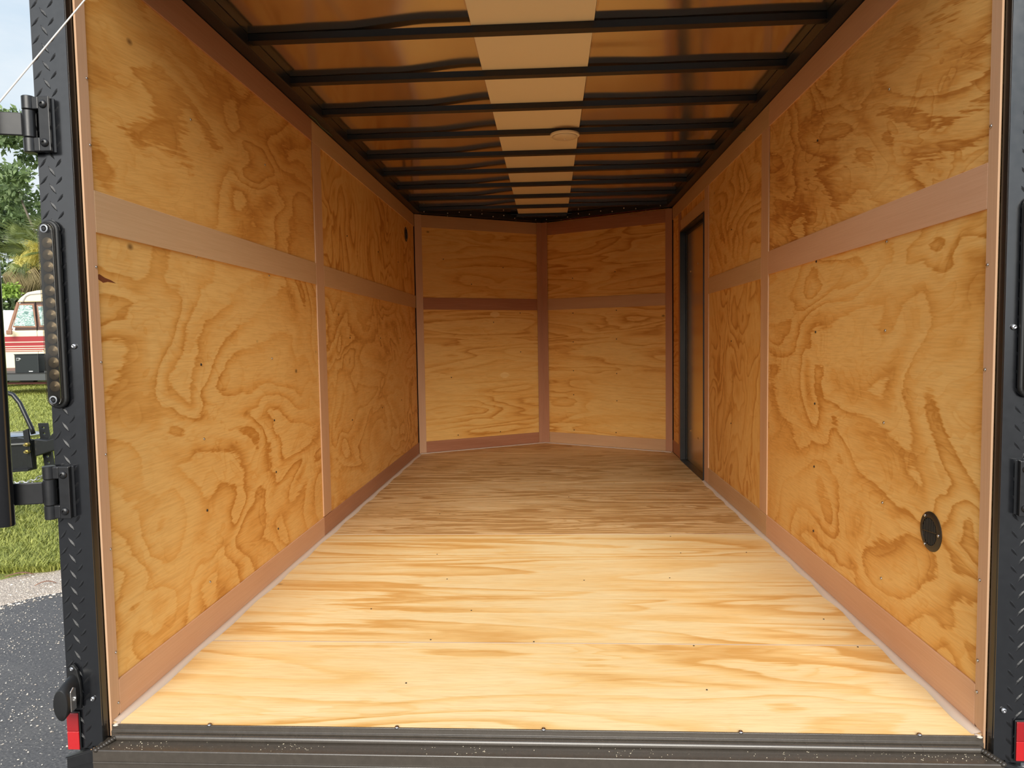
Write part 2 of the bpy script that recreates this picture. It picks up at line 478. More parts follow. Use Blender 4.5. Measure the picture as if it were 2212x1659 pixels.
def leafmat(name, c1, c2, scale=4.0, trans=0.25, rough=0.55):
    m = NT(name); v = m.coord(seed=False)
    n = m.noise(v, scale, 3.0, 0.6)
    geo = m.n('ShaderNodeNewGeometry')
    t = m.math('MULTIPLY_ADD', geo.outputs['Random Per Island'], 0.6, m.math('MULTIPLY', n, 0.5))
    c = m.mix(m.rng(t, 0.15, 0.9), c1 + (1,), c2 + (1,))
    m.P(Base_Color=c, Roughness=rough)
    tr = m.n('ShaderNodeBsdfTranslucent'); m.set(tr.inputs[0], c)
    mx = m.n('ShaderNodeMixShader'); mx.inputs[0].default_value = trans
    m.t.links.new(m.p.outputs[0], mx.inputs[1]); m.t.links.new(tr.outputs[0], mx.inputs[2]); m.t.links.new(mx.outputs[0], m.out.inputs[0])
    return m.m
me.materials.append(leafmat('grass_blade', (0.16,0.20,0.035), (0.50,0.52,0.13), 2.0))
gr = bpy.data.objects.new('grass', me); COL.objects.link(gr)
stuff(gr); gr['label'] = 'sunlit yellow-green lawn grass left of the trailer'; gr['category'] = 'grass'

# ================================================================== floor
def seg_y(x):                                  # y of the V line at x
    if x < AX: return YC + (AY-YC)*(x-XL)/(AX-XL)
    return YC + (AY-YC)*(XR-x)/(XR-AX)
fl = MB()
fl.prism([(XL-0.014, 0.0), (XR+0.014, 0.0), (XR+0.012, YC+0.005), (AX, AY+0.010), (XL-0.012, YC+0.005)], -0.14, -0.0185)
floor = struct(put('floor', fl, M_satin))
def sheet(pts, mat, warp=0):
    mb = MB(); mb.prism(pts, -0.018, 0.0)
    return put('plywood_sheet', mb, mat, floor, bevel=0.0012, seg=1)
G = 0.0015
sheet([(XL,-0.001),(XR,-0.001),(XR,S1-G),(XL,S1-G)], M_floor_a)
sheet([(XL,S1+G),(XR,S1+G),(XR,S2-G),(XL,S2-G)], M_floor_b)
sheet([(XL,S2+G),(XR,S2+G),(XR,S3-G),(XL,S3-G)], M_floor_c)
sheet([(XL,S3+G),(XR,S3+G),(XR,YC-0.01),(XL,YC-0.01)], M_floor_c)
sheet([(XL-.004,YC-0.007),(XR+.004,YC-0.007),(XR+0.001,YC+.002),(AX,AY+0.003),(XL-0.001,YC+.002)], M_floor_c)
# grey putty in the two front seams
for y, w in ((S1, 0.0020), (S2, 0.0009)):
    mb = MB(); mb.box(XL+0.02, XR-0.02, y-w, y+w, -0.004, 0.0006)
    put('seam_filler', mb, M_putty, floor)

# ================================================================== side walls
def yz_slab(x0, x1, y0, y1, z0, z1):
    mb = MB(); mb.box(x0, x1, y0, y1, z0, z1); return mb
def strip(par, side, y0, y1, z0, z1, mat, name='lauan_strip', th=0.005, bev=0.0008):
    if side < 0: mb = yz_slab(XL-th, XL, y0, y1, z0, z1)
    else: mb = yz_slab(XR, XR+th, y0, y1, z0, z1)
    return put(name, mb, mat, par, bevel=bev, seg=1)
def panel(par, side, y0, y1, z0, z1, mat):
    if side < 0: mb = yz_slab(XL-0.014, XL-0.0055, y0, y1, z0, z1)
    else: mb = yz_slab(XR+0.0055, XR+0.014, y0, y1, z0, z1)
    return put('plywood_panel', mb, mat, par)

M_screw_me = None
def screw_mesh():
    mb = MB(); mb.lathe([(0.0035,0.0),(0.0034,0.0012),(0.0024,0.0022),(0.0008,0.0022),(0.0006,0.0014)], n=10)
    me = bpy.data.meshes.new('screw'); me.from_pydata(mb.v, [], mb.f); me.materials.append(M_screw); me.shade_smooth(); return me
SCREW = screw_mesh()
SCREW_B = SCREW.copy(); SCREW_B.materials[0] = M_screw_b
SCREW_D = SCREW.copy(); SCREW_D.materials[0] = M_hole
def screw(par, p, nrm, s=1.0, me=None):
    n = Vector(nrm).normalized(); x = Vector((0,0,1)) if abs(n.z) < 0.9 else Vector((1,0,0))
    x = (x - n*x.dot(n)).normalized()
    M = frame(p, x, n.cross(x), n) @ Matrix.Scale(s, 4)
    return place('screw', me or SCREW, par, M)

# left
wl = struct(put('wall_left', yz_slab(-1.168, XL-0.0145, 0.0, YC+0.02, -0.14, 2.04), M_gloss))
LS = 1.655
panel(wl, -1, 0.010, LS-0.001, 1.2465, 1.95, M_ply_tan)
panel(wl, -1, 0.010, LS-0.001, 0.004, 1.2455, M_ply_side)
panel(wl, -1, LS+0.001, YC-0.006, 1.2465, 1.95, M_ply_swirl)
panel(wl, -1, LS+0.001, YC-0.006, 0.004, 1.2455, M_ply_side2)
strip(wl, -1, 0.0345, LS-0.001, 1.197, 1.297, M_lu_h)
strip(wl, -1, 0.0345, LS-0.001, 1.853, ZT, M_lu_red_y)
strip(wl, -1, LS+0.001, YC-0.004, 1.853, ZT, M_lu_h)
strip(wl, -1, LS+0.001, LS+0.116, 0.098, 1.8525, M_lu_v)
strip(wl, -1, LS+0.1165, YC-0.004, 1.197, 1.297, M_lu_h)
mb = MB(); mb.prism([(-0.003,-0.030),(0.008,-0.004),(0.034,0.012),(0.034,ZT),(-0.003,ZT)], XL-0.005, XL, 'x')
put('lauan_strip', mb, M_lu_v, wl, bevel=0.0008, seg=1)
# right
RX = 0.014
wr_mb = MB()
wr_mb.box(XR+RX+0.0005, 1.068, 0.0, 2.955, -0.14, 2.04)
wr_mb.box(XR+RX+0.0005, 1.068, 3.775, YC+0.02, -0.14, 2.04)
wr_mb.box(XR+RX+0.0005, 1.068, 2.955, 3.775, 1.712, 2.04)
wr_mb.box(XR+RX+0.0005, 1.068, 2.955, 3.775, -0.14, -0.022)
wr = struct(put('wall_right', wr_mb, M_gloss))
RS = 1.640
panel(wr, 1, 0.010, RS-0.001, 1.2465, 1.95, M_ply_brown)
panel(wr, 1, 0.010, RS-0.001, 0.004, 1.2455, M_ply_side)
panel(wr, 1, RS+0.001, 2.958, 1.2465, 1.95, M_ply_side2)
panel(wr, 1, RS+0.001, 2.958, 0.004, 1.2455, M_ply_swirl)
panel(wr, 1, 2.959, 3.772, 1.716, 1.95, M_ply_swirl)
panel(wr, 1, 3.778, YC-0.006, 0.004, 1.95, M_ply_nose)
strip(wr, 1, 0.0345, RS-0.001, 1.200, 1.303, M_lu_pink)
strip(wr, 1, 0.0345, RS-0.001, 1.853, ZT, M_lu_pink)
strip(wr, 1, RS+0.001, YC-0.004, 1.853, ZT, M_lu_h)
strip(wr, 1, RS, RS+0.107, 0.105, 1.8525, M_lu_v)
strip(wr, 1, RS+0.1075, 2.8445, 1.190, 1.287, M_lu_h)
strip(wr, 1, 2.845, 2.958, 0.0, 1.8525, M_lu_v)
strip(wr, 1, 2.9585, 3.772, 1.718, 1.795, M_lu_h)
strip(wr, 1, 3.775, 3.868, 0.0, 1.8525, M_lu_red_v)
mb = MB(); mb.prism([(-0.003,-0.034),(0.008,-0.004),(0.034,0.012),(0.034,ZT),(-0.003,ZT)], XR, XR+0.005, 'x')
put('lauan_strip', mb, M_lu_v, wr, bevel=0.0008, seg=1)
# screws of the side walls
for z in (0.035, 0.165, 0.42, 0.66, 0.88, 1.11, 1.40, 1.55):
    screw(wl, (XL+0.0002, 0.028, z+0.01*random.random()), (1,0,0))
for z in (0.09, 0.165, 0.355, 0.84, 1.075, 1.38):
    screw(wr, (XR-0.0002, 0.026, z), (-1,0,0), 1.15)
for y in (0.53, 1.10):
    for z in (0.17, 0.40, 0.62, 0.86, 1.185, 1.60):
        screw(wl, (XL-0.0052, y, z+0.02*random.random()), (1,0,0), 1.2, SCREW_D if random.random() < .35 else SCREW)
for y in (0.52, 1.07):
    for z in (0.18, 0.42, 0.66, 0.93, 1.18, 1.62):
        screw(wr, (XR+0.0052, y, z+0.02*random.random()), (-1,0,0), 1.3, SCREW if y < .8 else SCREW_D)
for y in (2.2, 2.9, 3.5):
    for z in (0.5, 0.95, 1.5):
        screw(wl, (XL-0.0052, y, z), (1,0,0), 1.2, SCREW_D)
for z in (0.45, 0.9, 1.5):
    screw(wr, (XR+0.0052, 2.3, z), (-1,0,0), 1.2, SCREW_D)
for y, x in ((0.47, 0.42), (0.49, -0.06), (0.47, 0.9), (0.50, -0.38), (0.75, -0.63), (0.74, -0.28), (1.06, -0.41), (1.05, 0.12), (1.08, 0.45), (1.40, 0.55), (1.41, 0.83), (1.38, -0.5), (1.66, 0.55), (2.1, -0.6), (0.20, 0.4), (0.22, -0.4), (0.68, 0.88), (2.5, 0.1), (2.9, 0.4)):
    screw(floor, (x, y, 0.0002), (0,0,1), 0.75, SCREW_D)

# baseboards
bl = struct(empty('baseboard_left'))
strip(bl, -1, 0.0345, LS-0.001, 0.003, 0.094, M_lu_pink, 'strip')
strip(bl, -1, LS+0.001, YC-0.004, 0.003, 0.094, M_lu_red_y, 'strip')
br = struct(empty('baseboard_right'))
strip(br, 1, 0.0345, RS, 0.003, 0.104, M_lu_pink, 'strip')
strip(br, 1, RS+0.001, 2.844, 0.003, 0.104, M_lu_h, 'strip')
strip(br, 1, 3.869, YC-0.004, 0.003, 0.10, M_lu_red_y, 'strip')
def caulk(par, path, w):
    """a smeared flat bead of sealant along the foot of a wall"""
    mb = MB(); vs = []; fs = []
    path = [Vector(p) for p in path]
    n = 40
    for i in range(n+1):
        t = i/n*(len(path)-1); k = min(int(t), len(path)-2); p = path[k].lerp(path[k+1], t-k)
        d = (path[k+1]-path[k]).normalized(); s = Vector((-d.y, d.x, 0))
        ww = w*(1.0 + 0.25*math.sin(i*1.7) + 0.2*random.random())
        vs += [p + Vector((0,0,0.007)), p + s*ww*0.4 + Vector((0,0,0.0038)), p + s*ww + Vector((0,0,0.0007)), p + s*ww + Vector((0,0,-0.0004)), p + Vector((0,0,-0.0004))]
    for i in range(n):
        for k in range(5):
            fs.append((5*i+k, 5*i+(k+1) % 5, 5*i+5+(k+1) % 5, 5*i+5+k))
    mb.add(vs, fs)
    return put('caulk_bead', mb, M_caulk, par, smooth=True)
caulk(bl, [(XL+0.0005, YC-0.02, 0), (XL+0.0005, 0.004, 0)], 0.020)
caulk(br, [(XR-0.0005, 0.004, 0), (XR-0.0005, 2.95, 0)], 0.020)
for a_, b_ in (((AX+0.004, AY-0.010, 0), (XL+0.012, YC-0.001, 0)), ((XR-0.012, YC-0.001, 0), (AX+0.006, AY-0.010, 0))):
    caulk(bl if a_[0] < 0 and b_[0] < 0 else br, [a_, b_], 0.010)

# ================================================================== V nose
def nose(name, side):
    a = Vector((XL if side < 0 else XR, YC, 0)); b = Vector((AX, AY, 0))
    if side > 0: a, b = b, a                       # local x runs left to right, local -y faces the room
    d = (b-a); ln = d.length; d.normalize()
    o = struct(empty(name)); o.matrix_world = frame((a.x, a.y, 0), d, Vector((0,0,1)).cross(d), (0,0,1))
    return o, ln
nl, LN1 = nose('wall_front_left', -1)
nr, LN2 = nose('wall_front_right', 1)
def nbox(par, name, x0, x1, y0, y1, z0, z1, mat, bev=0.0008):
    mb = MB(); mb.box(x0, x1, y0, y1, z0, z1); return put(name, mb, mat, par, bevel=bev, seg=1)
for par, ln, sd in ((nl, LN1, -1), (nr, LN2, 1)):
    nbox(par, 'stud_panel', -0.01, ln+0.01, 0.0155, 0.06, -0.14, 2.044, M_gloss, 0)
    nbox(par, 'plywood_panel', 0.03 if sd < 0 else 0.03, ln-0.03, 0.0055, 0.015, 0.002, 1.2335, M_ply_nose, 0)
    nbox(par, 'plywood_panel', 0.03, ln-0.03, 0.0055, 0.015, 1.2345, 1.95, M_ply_nose, 0)
# left half
nbox(nl, 'lauan_strip', 0.003, 0.064, 0.0, 0.005, 0.001, ZT, M_lu_v)
nbox(nl, 'lauan_strip', 0.0645, LN1-0.055, 0.0, 0.005, 1.850, ZT-0.002, M_lu_x)
nbox(nl, 'lauan_strip', 0.0645, LN1-0.055, 0.0, 0.005, 1.185, 1.283, M_lu_red_x)
nbox(nl, 'lauan_strip', 0.0645, LN1-0.055, 0.0, 0.005, 0.003, 0.098, M_lu_red_x)
# right half
nbox(nr, 'lauan_strip', LN2-0.060, LN2-0.003, 0.0, 0.005, 0.001, ZT-0.005, M_lu_red_v)
nbox(nr, 'lauan_strip', 0.055, LN2-0.0605, 0.0, 0.005, 1.840, ZT-0.008, M_lu_red_x)
nbox(nr, 'lauan_strip', 0.055, LN2-0.0605, 0.0, 0.005, 1.184, 1.282, M_lu_x)
nbox(nr, 'lauan_strip', 0.055, LN2-0.0605, 0.0, 0.005, 0.003, 0.100, M_lu_x)
# upright strip folded over the apex
d1 = Vector((AX-XL, AY-YC, 0)).normalized(); d2 = Vector((XR-AX, YC-AY, 0)).normalized()
pa = Vector((AX, AY, 0)) - d1*0.0545; pb = Vector((AX, AY, 0)) + d2*0.0545
n1 = Vector((d1.y, -d1.x, 0)); n2 = Vector((d2.y, -d2.x, 0)); nm = (n1+n2).normalized()
mb = MB(); ap = Vector((AX, AY, 0))
mb.prism([tuple((pa+n1*.0005)[:2]), tuple((ap+nm*.0005)[:2]), tuple((pb+n2*.0005)[:2]), tuple((pb+n2*.0055)[:2]), tuple((ap+nm*.006)[:2]), tuple((pa+n1*.0055)[:2])], 0.001, ZT)
t3 = struct(put('trim_5', mb, M_lu_red_v, bevel=0.0008, seg=1))
mb = MB(); mb.prism([(AX-0.05, AY-0.012), (AX, AY+0.016), (AX+0.05, AY-0.012), (AX+0.05, AY+0.09), (AX-0.05, AY+0.09)], -0.14, 2.044)  # unseen post added behind the apex to stop light leaking in
struct(put('apex_light_block', mb, M_gloss))
# oval veneer patches let into the left nose panel, and a pitch streak by the front strip
M_patch = ply('veneer_patch', (0.92, 0.62, 0.23), (0.86, 0.50, 0.15), (0.70, 0.33, 0.07), 'x', 'z', 0.8, 6.0, 6.0, contrast=0.5, second=0.1)
for px_, pz_ in ((0.715, 1.147), (0.80, 0.622)):
    mb = MB(); mb.prism([(px_ + 0.046*math.cos(2*PI*k/24), pz_ + 0.027*math.sin(2*PI*k/24)*(1-0.25*abs(math.cos(2*PI*k/24)))) for k in range(24)], 0.0048, 0.0054, 'y')
    put('veneer_patch', mb, M_patch, nl)
mb = MB(); mb.prism([(0.036,1.088),(0.060,1.079),(0.078,1.083),(0.110,1.082),(0.092,1.0875),(0.066,1.092),(0.048,1.0985),(0.036,1.097)], XL-0.0056, XL-0.0050, 'x')
put('pitch_streak', mb, simple('pitch_streak', (0.20, 0.060, 0.025), 0.5), wl)
# screws on the nose panels
for (x, z) in ((0.35, 0.13), (0.75, 0.13), (0.70, 1.08), (0.96, 0.82), (0.30, 0.62), (0.96, 1.16), (0.5, 1.40), (0.8, 1.55), (0.25, 1.6)):
    screw(nl, (x, 0.0052, z), (0,-1,0), 1.3, SCREW_D)
for (x, z) in ((0.30, 0.13), (0.70, 0.13), (0.30, 0.44), (0.71, 0.40), (0.30, 0.65), (0.71, 0.63), (0.30, 0.90), (0.71, 0.92), (0.30, 1.15), (0.71, 1.16), (0.3, 1.45), (0.7, 1.48)):
    screw(nr, (x, 0.0052, z), (0,-1,0), 1.3, SCREW_D)

# ================================================================== ceiling
RLx, RRx = -1.035, 0.935
CLx, CRx = -0.255, 0.163
ceil_mb = MB()
ceil_mb.prism([(-1.168,-0.01),(1.068,-0.01),(1.068,YC+0.06),(AX,AY+0.09),(-1.168,YC+0.06)], 2.045, 2.07)
ceiling = struct(put('ceiling', ceil_mb, M_gloss))
def smooth(a, b, x):
    t = min(max((x-a)/(b-a), 0), 1); return t*t*(3-2*t)
LIFT = [(-0.95,-0.25,.012),(-0.95,-0.35,.011),(-0.70,-0.40,.0125),(-0.62,-0.30,.0125),(-0.60,-0.25,.014),(-0.62,-0.25,.014),(-0.60,-0.22,.015),(-0.62,-0.22,.015),(-0.6,-0.2,.012),(-0.6,-0.2,.016),(-0.6,-0.2,.014),(-0.6,-0.2,.012)]
def roof_sheet(x0, x1, side):
    nx, ny = 36, 150
    vs = []; fs = []
    for j in range(ny+1):
        for i in range(nx+1):
            x = x0 + (x1-x0)*i/nx
            ye = YC + 0.0 if False else seg_y(min(max(x, XL), XR)) - 0.005
            y = -0.005 + (min(YC-0.02, 9) + 0.005)*j/ny*1.0
            t = j/ny
            # last tenth of the rows stretches into the V
            y = -0.005 + t/0.88*(YC-0.02) if t < 0.88 else (YC-0.025) + (t-0.88)/0.12*(ye-(YC-0.025))
            k = (y - 0.0434)/0.4064
            k0 = int(max(0, min(10, math.floor(k)))); k1 = min(k0+1, 11); fk = max(0, min(1, k-k0)); fk = fk*fk*(3-2*fk)
            if side < 0:
                g = sum(w*c*smooth(a, b, x) for w, (a, b, c) in ((1-fk, LIFT[k0]), (fk, LIFT[k1])))
                g += 0.0022*smooth(-0.93, -0.78, x)*smooth(-0.45, -0.65, x)*(1 if k0 % 2 else 0.2)
            else:
                g = 0.0012 + 0.0030*smooth(0.50, 0.18, x)*(0.15 if k < 2.5 else 1.0) + 0.0012*math.sin(x*9+k0)*smooth(0.2, .5, x)
            vs.append((x, y, ZR + 0.001 + g))
    for j in range(ny):
        for i in range(nx):
            a = j*(nx+1)+i
            fs.append((a, a+nx+1, a+nx+2, a+1))
    mb = MB(); mb.add(vs, fs)
    o = put('roof_sheet', mb, M_roof, ceiling, smooth=True)
    s = o.modifiers.new('thick', 'SOLIDIFY'); s.thickness = 0.003; s.offset = 1.0 if o.data.polygons[0].normal.z > 0 else -1.0
    return o
roof_sheet(-1.06, CLx+0.012, -1)
roof_sheet(CRx-0.012, 0.96, 1)
mb = MB(); mb.prism([(CLx,-0.005),(CRx,-0.005),(CRx,seg_y(CRx)-0.045),(AX,AY-0.045),(CLx,seg_y(CLx)-0.045)], ZR-0.0004, ZR+0.0006)
put('centre_strip', mb, M_centre, ceiling)
Y0B, SP = 0.8558, 0.4064
for k in range(-2, 10):
    y = Y0B + k*SP
    x0, x1 = RLx-0.001, RRx+0.001
    if k == 9:
        hw = (AY - 0.05 - y - 0.038)/(AY-YC)
        x0, x1 = AX + (XL-AX)*hw, AX + (XR-AX)*hw
    mb = MB()
    # 1 x 1.5 in tube; the seam lip along the front lower edge
    mb.prism([(y,ZB),(y+0.038,ZB),(y+0.038,ZR-0.0008),(y,ZR-0.0008)], x0, x1, 'x')
    mb.box(x0, x1, y-0.0012, y, ZB+0.0003, ZB+0.0022)
    put('roof_bow', mb, M_beam, ceiling)
# upper side rails
for x0, x1 in ((XL-0.012, RLx), (RRx, XR+0.012)):
    mb = MB(); mb.box(x0, x1, 0.04, YC-0.03, ZT+0.002, ZR+0.0005)
    put('side_rail', mb, M_beam, ceiling, bevel=0.003)
    xi = x1 if x0 < 0 else x0
    mb = MB(); s_ = 1 if x0 < 0 else -1
    mb.box(min(xi, xi+s_*0.004), max(xi, xi+s_*0.004), 0.04, YC-0.05, ZT+0.003, ZT+0.007)
    put('rail_lip', mb, M_satin, ceiling)
# rails along the V with a corner plate at the apex
def off(p, d, n, s, t): return tuple((Vector(p) + d*s + n*t)[:2])
for a, b, d, n in (((XL,YC,0),(AX,AY,0),d1,n1), ((AX,AY,0),(XR,YC,0),d2,n2)):
    L_ = (Vector(b)-Vector(a)).length
    mb = MB(); mb.prism([off(a,d,n,0,-0.01), off(a,d,n,L_,-0.01), off(a,d,n,L_,0.040), off(a,d,n,0,0.040)], ZT+0.004, ZR+0.0012)
    put('nose_rail', mb, M_beam, ceiling, bevel=0.002)
    for i in range(11):
        s_ = L_*(i+0.7)/11.5
        p = Vector(a) + d*s_ + n*0.0402
        screw(ceiling, (p.x, p.y, ZT+0.018+0.015*(i % 2)), n, 1.6)
pz = ZR-0.010
mb = MB(); mb.prism([(AX-0.26, seg_y(AX-0.26)-0.042), (AX-0.26, seg_y(AX-0.26)-0.075), (AX+0.26, seg_y(AX+0.26)-0.075), (AX+0.26, seg_y(AX+0.26)-0.042), (AX, AY-0.045)], pz, pz+0.004)
put('corner_plate', mb, M_beam, ceiling)

# ================================================================== side door
dr = struct(empty('door_1', (XR, 3.37, 0)))
def dput(name, mb, mat, **k):
    mb.v = [(x-XR, y-3.37, z) for x, y, z in mb.v]
    return put(name, mb, mat, dr, **k)
mb = MB(); mb.box(1.026, 1.060, 2.968, 3.764, -0.008, 1.702)
slab = dput('door_slab', mb, M_slab)
for nm, b in (('jamb', (0.975, 1.0255, 2.9600, 2.9675, -0.012, 1.710)), ('jamb', (0.975, 1.0255, 3.7635, 3.7715, -0.012, 1.710)),
              ('door_head', (0.975, 1.0255, 2.968, 3.763, 1.7015, 1.711)), ('threshold', (0.972, 1.0255, 2.968, 3.763, -0.019, 0.004))):
    mb = MB(); mb.box(*b); dput(nm, mb, M_beam, bevel=0.001)
for y0, y1 in ((2.968, 2.990), (3.741, 3.763)):                 # seal around the slab
    mb = MB(); mb.box(1.016, 1.0255, y0, y1, 0.005, 1.700); dput('door_seal', mb, M_rubber, bevel=0.002)
mb = MB(); mb.box(1.016, 1.0255, 2.991, 3.740, 1.680, 1.7005); dput('door_seal', mb, M_rubber, bevel=0.002)
for y, z in ((3.62, 1.40), (3.36, 1.43), (3.62, 0.24), (3.36, 0.22)):
    screw(slab, (1.0258-XR, y-3.37, z), (-1,0,0), 1.8, SCREW_B)

# ================================================================== rear frame
YF = -0.027                                     # rear face of the frame
LUG = MB()
def lug_mesh():
    """one raised tread lug: a long pointed ridge with a slight kink"""
    mb = MB(); L_, w, h = 0.0158, 0.0033, 0.0019
    top = [(-L_*0.72, -0.0006, h*0.55), (-L_*0.15, 0.0007, h), (L_*0.25, 0.0003, h), (L_*0.75, -0.0002, h*0.45)]
    base = [(-L_,-0.001,0), (-L_*0.2, w, 0), (L_*0.35, w*0.9, 0), (L_,0.0005,0), (L_*0.3,-w*0.9,0), (-L_*0.25,-w,0)]
    vs = base + top
    fs = [(0,6,1),(1,6,7),(1,7,8,2),(2,8,9),(2,9,3),(3,9,4),(4,9,8),(4,8,7,5),(5,7,6),(5,6,0),(0,1,2,3,4,5)]
    mb.add(vs, fs)
    me = bpy.data.meshes.new('lug'); me.from_pydata(mb.v, [], mb.f); me.materials.append(M_lug); return me
LUGM = lug_mesh()
def rear_post(name, s):
    """s=-1 left, +1 right: jamb return, flat edge strip, tread plate with lugs, outer corner"""
    T = struct(empty(name))
    xi = XL-0.0055 if s < 0 else XR+0.0055      # inner face of the jamb
    X = lambda d: xi + s*d
    def bx(nm, a, b, y0, y1, z0, z1, mat, bev=0.0015):
        mb = MB(); mb.box(min(X(a), X(b)), max(X(a), X(b)), y0, y1, z0, z1); return put(nm, mb, mat, T, bevel=bev)
    bx('jamb_tube', 0.0, 0.0285, YF, -0.0035, -0.16, 2.06, M_jamb, 0.003)
    bx('edge_strip', 0.0012, 0.0278, YF-0.0022, YF-0.0003, -0.040, 2.06, M_plate, 0)
    tp = bx('tread_plate', 0.028, 0.0835, YF-0.0012, -0.0035, -0.046, 2.06, M_plate, 0)
    # lugs: alternate slant by column, half a pitch apart
    cols = (0.0335, 0.0520, 0.0715)
    for ci, dx in enumerate(cols):
        for r in range(53):
            z = -0.035 + r*0.0395 + (0.0197 if ci % 2 else 0.0)
            sl = (1 if ci % 2 else -1)*s
            a = sl*math.radians(52) + random.uniform(-.05, .05)
            M = frame((X(dx), YF-0.0012, z), (math.cos(a), 0, math.sin(a)), (-math.sin(a), 0, math.cos(a)), (0,-1,0))
            M = M @ Matrix.Diagonal((0.95 if ci != 1 else 1.0, 1 if s > 0 else -1, 1.0, 1))
            place('lug', LUGM, tp, M)
    for z in ((0.935, 0.076) if s > 0 else (0.925, 0.078)):
        screw(T, (X(0.020), YF-0.0034, z), (0,-1,0), 1.9)
    return T
t1 = rear_post('trim_1', -1)
t2 = rear_post('trim_2', 1)
# header over the opening
mb = MB(); mb.box(-1.168, 1.068, YF, 0.039, 1.905, 2.06)
t4 = struct(put('trim_4', mb, M_gloss, bevel=0.003))

# sill: lip on the floor edge, round bead, flat ledge, drop face
sl = struct(empty('trim_3'))
x0, x1 = XL+0.002, XR-0.002
prof = [(0.0,0.0012),(-0.0045,0.0012),(-0.0048,-0.0125),(-0.008,-0.0138),(-0.008,-0.036),(0.0,-0.036)]
mb = MB(); mb.prism([(y-0.0012, z) for y, z in prof], x0, x1, 'x'); put('floor_edge_angle', mb, M_sill, sl, bevel=0.0008)
mb = MB(); mb.tube([(x0+0.012,-0.0175,-0.0235),(x1-0.012,-0.0175,-0.0235)], 0.0078, 14); put('hinge_bead', mb, M_sill, sl, smooth='auto')
for cx_ in (XL+0.012, XR-0.010):                # sealant smeared over both ends of the lip
    mb = MB(); mb.lathe([(0.0095,0.0),(0.0085,0.0012),(0.005,0.0026),(0.001,0.003)], Matrix.Translation((cx_, 0.000, -0.001)) @ Matrix.Diagonal((0.9,1.1,1,1)), 14)
    put('sealant', mb, M_caulk, sl, smooth=True)
mb = MB(); mb.prism([(-0.010,-0.0285),(-0.034,-0.0305),(-0.060,-0.0315),(-0.0615,-0.0335),(-0.0615,-0.20),(-0.010,-0.20)], XL-0.012, XR+0.012, 'x')
put('ledge', mb, M_sill, sl, bevel=0.0012)
mb = MB(); mb.box(XL-0.010, XR+0.010, -0.0655, -0.0616, -0.062, -0.058); put('weld_line', mb, M_sill, sl, bevel=0.001)
for i in range(9):
    x = random.uniform(x0+0.05, x1-0.05)
    mb = MB(); mb.tube([(x,-0.0175,-0.0235),(x+0.004,-0.0175,-0.0235)], 0.0083, 14); put('bead_joint', mb, M_sill, sl, smooth='auto')
for x in (-0.837, -0.377, -0.026, 0.434, 0.839):
    screw(sl, (x, -0.003, 0.0013), (0,0,1), 1.7)
M_weld = black('weld_bead', (0.030, 0.024, 0.018), 0.34, 0.5)
M_rust = simple('scraped_rust', (0.30, 0.17, 0.08), 0.5)
for s, xx in ((-1, XL+0.004), (1, XR+0.002)):
    mb = MB()
    for i in range(9):
        t = i/8
        p = (xx - s*(0.018 - 0.026*t), -0.016-0.042*t, -0.022-0.010*t)
        M = frame(p, (1,0,0.3*s), (0,1,0)) 
        mb.lathe([(0.001,0.006),(0.006,0.0035),(0.0078,0),(0.006,-0.0035),(0.001,-0.006)], M, 8)
    put('corner_weld', mb, M_weld, sl, smooth=True)
    if s < 0:
        mb = MB()
        for i in range(7):
            t = i/6
            mb.lathe([(0.0005,0.0022),(0.0022,0.001),(0.0005,-0.001)], Matrix.Translation((xx+0.002-0.020*t, -0.030-0.031*t, -0.0275-0.003*t)), 6)
        put('paint_chip', mb, M_rust, sl, smooth=True)
# pale wood dust and chips on the ledge: nobody could count it
mb = MB()
for i in range(210):
    c = random.choice((-0.99, -0.62, -0.20, 0.18, 0.55, 0.80, 0.92, random.uniform(-1.0, 0.9)))
    x = min(max(random.gauss(c, 0.05), XL+0.02), XR-0.02); y = random.uniform(-0.056, -0.024)
    r = random.uniform(0.0003, 0.0011); a = random.random()*PI
    z = -0.0298 + (y+0.034)*0.05
    vs = [(x+r*1.7*math.cos(a), y+r*1.7*math.sin(a), z), (x-r*math.sin(a), y+r*math.cos(a), z), (x-r*1.5*math.cos(a), y-r*1.5*math.sin(a), z), (x+r*math.sin(a), y-r*math.cos(a), z), (x, y, z+r)]
    mb.add(vs, [(0,1,4),(1,2,4),(2,3,4),(3,0,4),(3,2,1,0)])
sd = put('sawdust', mb, simple('sawdust', (0.78, 0.68, 0.50), 0.8))
stuff(sd); sd['label'] = 'pale sawdust specks scattered on the black rear sill'; sd['category'] = 'sawdust'

# frame feet beside the sill
for nm, s in (('trim_6', -1), ('trim_7', 1)):
    T = struct(empty(nm))
    X = lambda d: (XL-0.0055 if s < 0 else XR+0.0055) + s*d
    mb = MB(); pts = [(X(0.0125),-0.064),(X(0.0125),-0.043),(X(0.088),-0.066),(X(0.088),-0.20),(X(0.0125),-0.20)]
    mb.prism(pts, -0.038, -0.028, 'y'); put('foot_block', mb, M_satin, T, bevel=0.002)
    for dz in (0.0, 0.045):
        mb = MB(); mb.prism([(X(0.013),-0.075-dz),(X(0.013),-0.0725-dz),(X(0.087),-0.0935-dz),(X(0.087),-0.096-dz)], -0.0395, -0.0381, 'y'); put('step_rib', mb, M_satin, T)
    mb = MB(); mb.prism([(X(0.012),-0.0428),(X(0.012),-0.0395),(X(0.089),-0.0625),(X(0.089),-0.0658)], -0.0405, -0.028, 'y'); put('top_lip', mb, M_satin, T, bevel=0.0008)

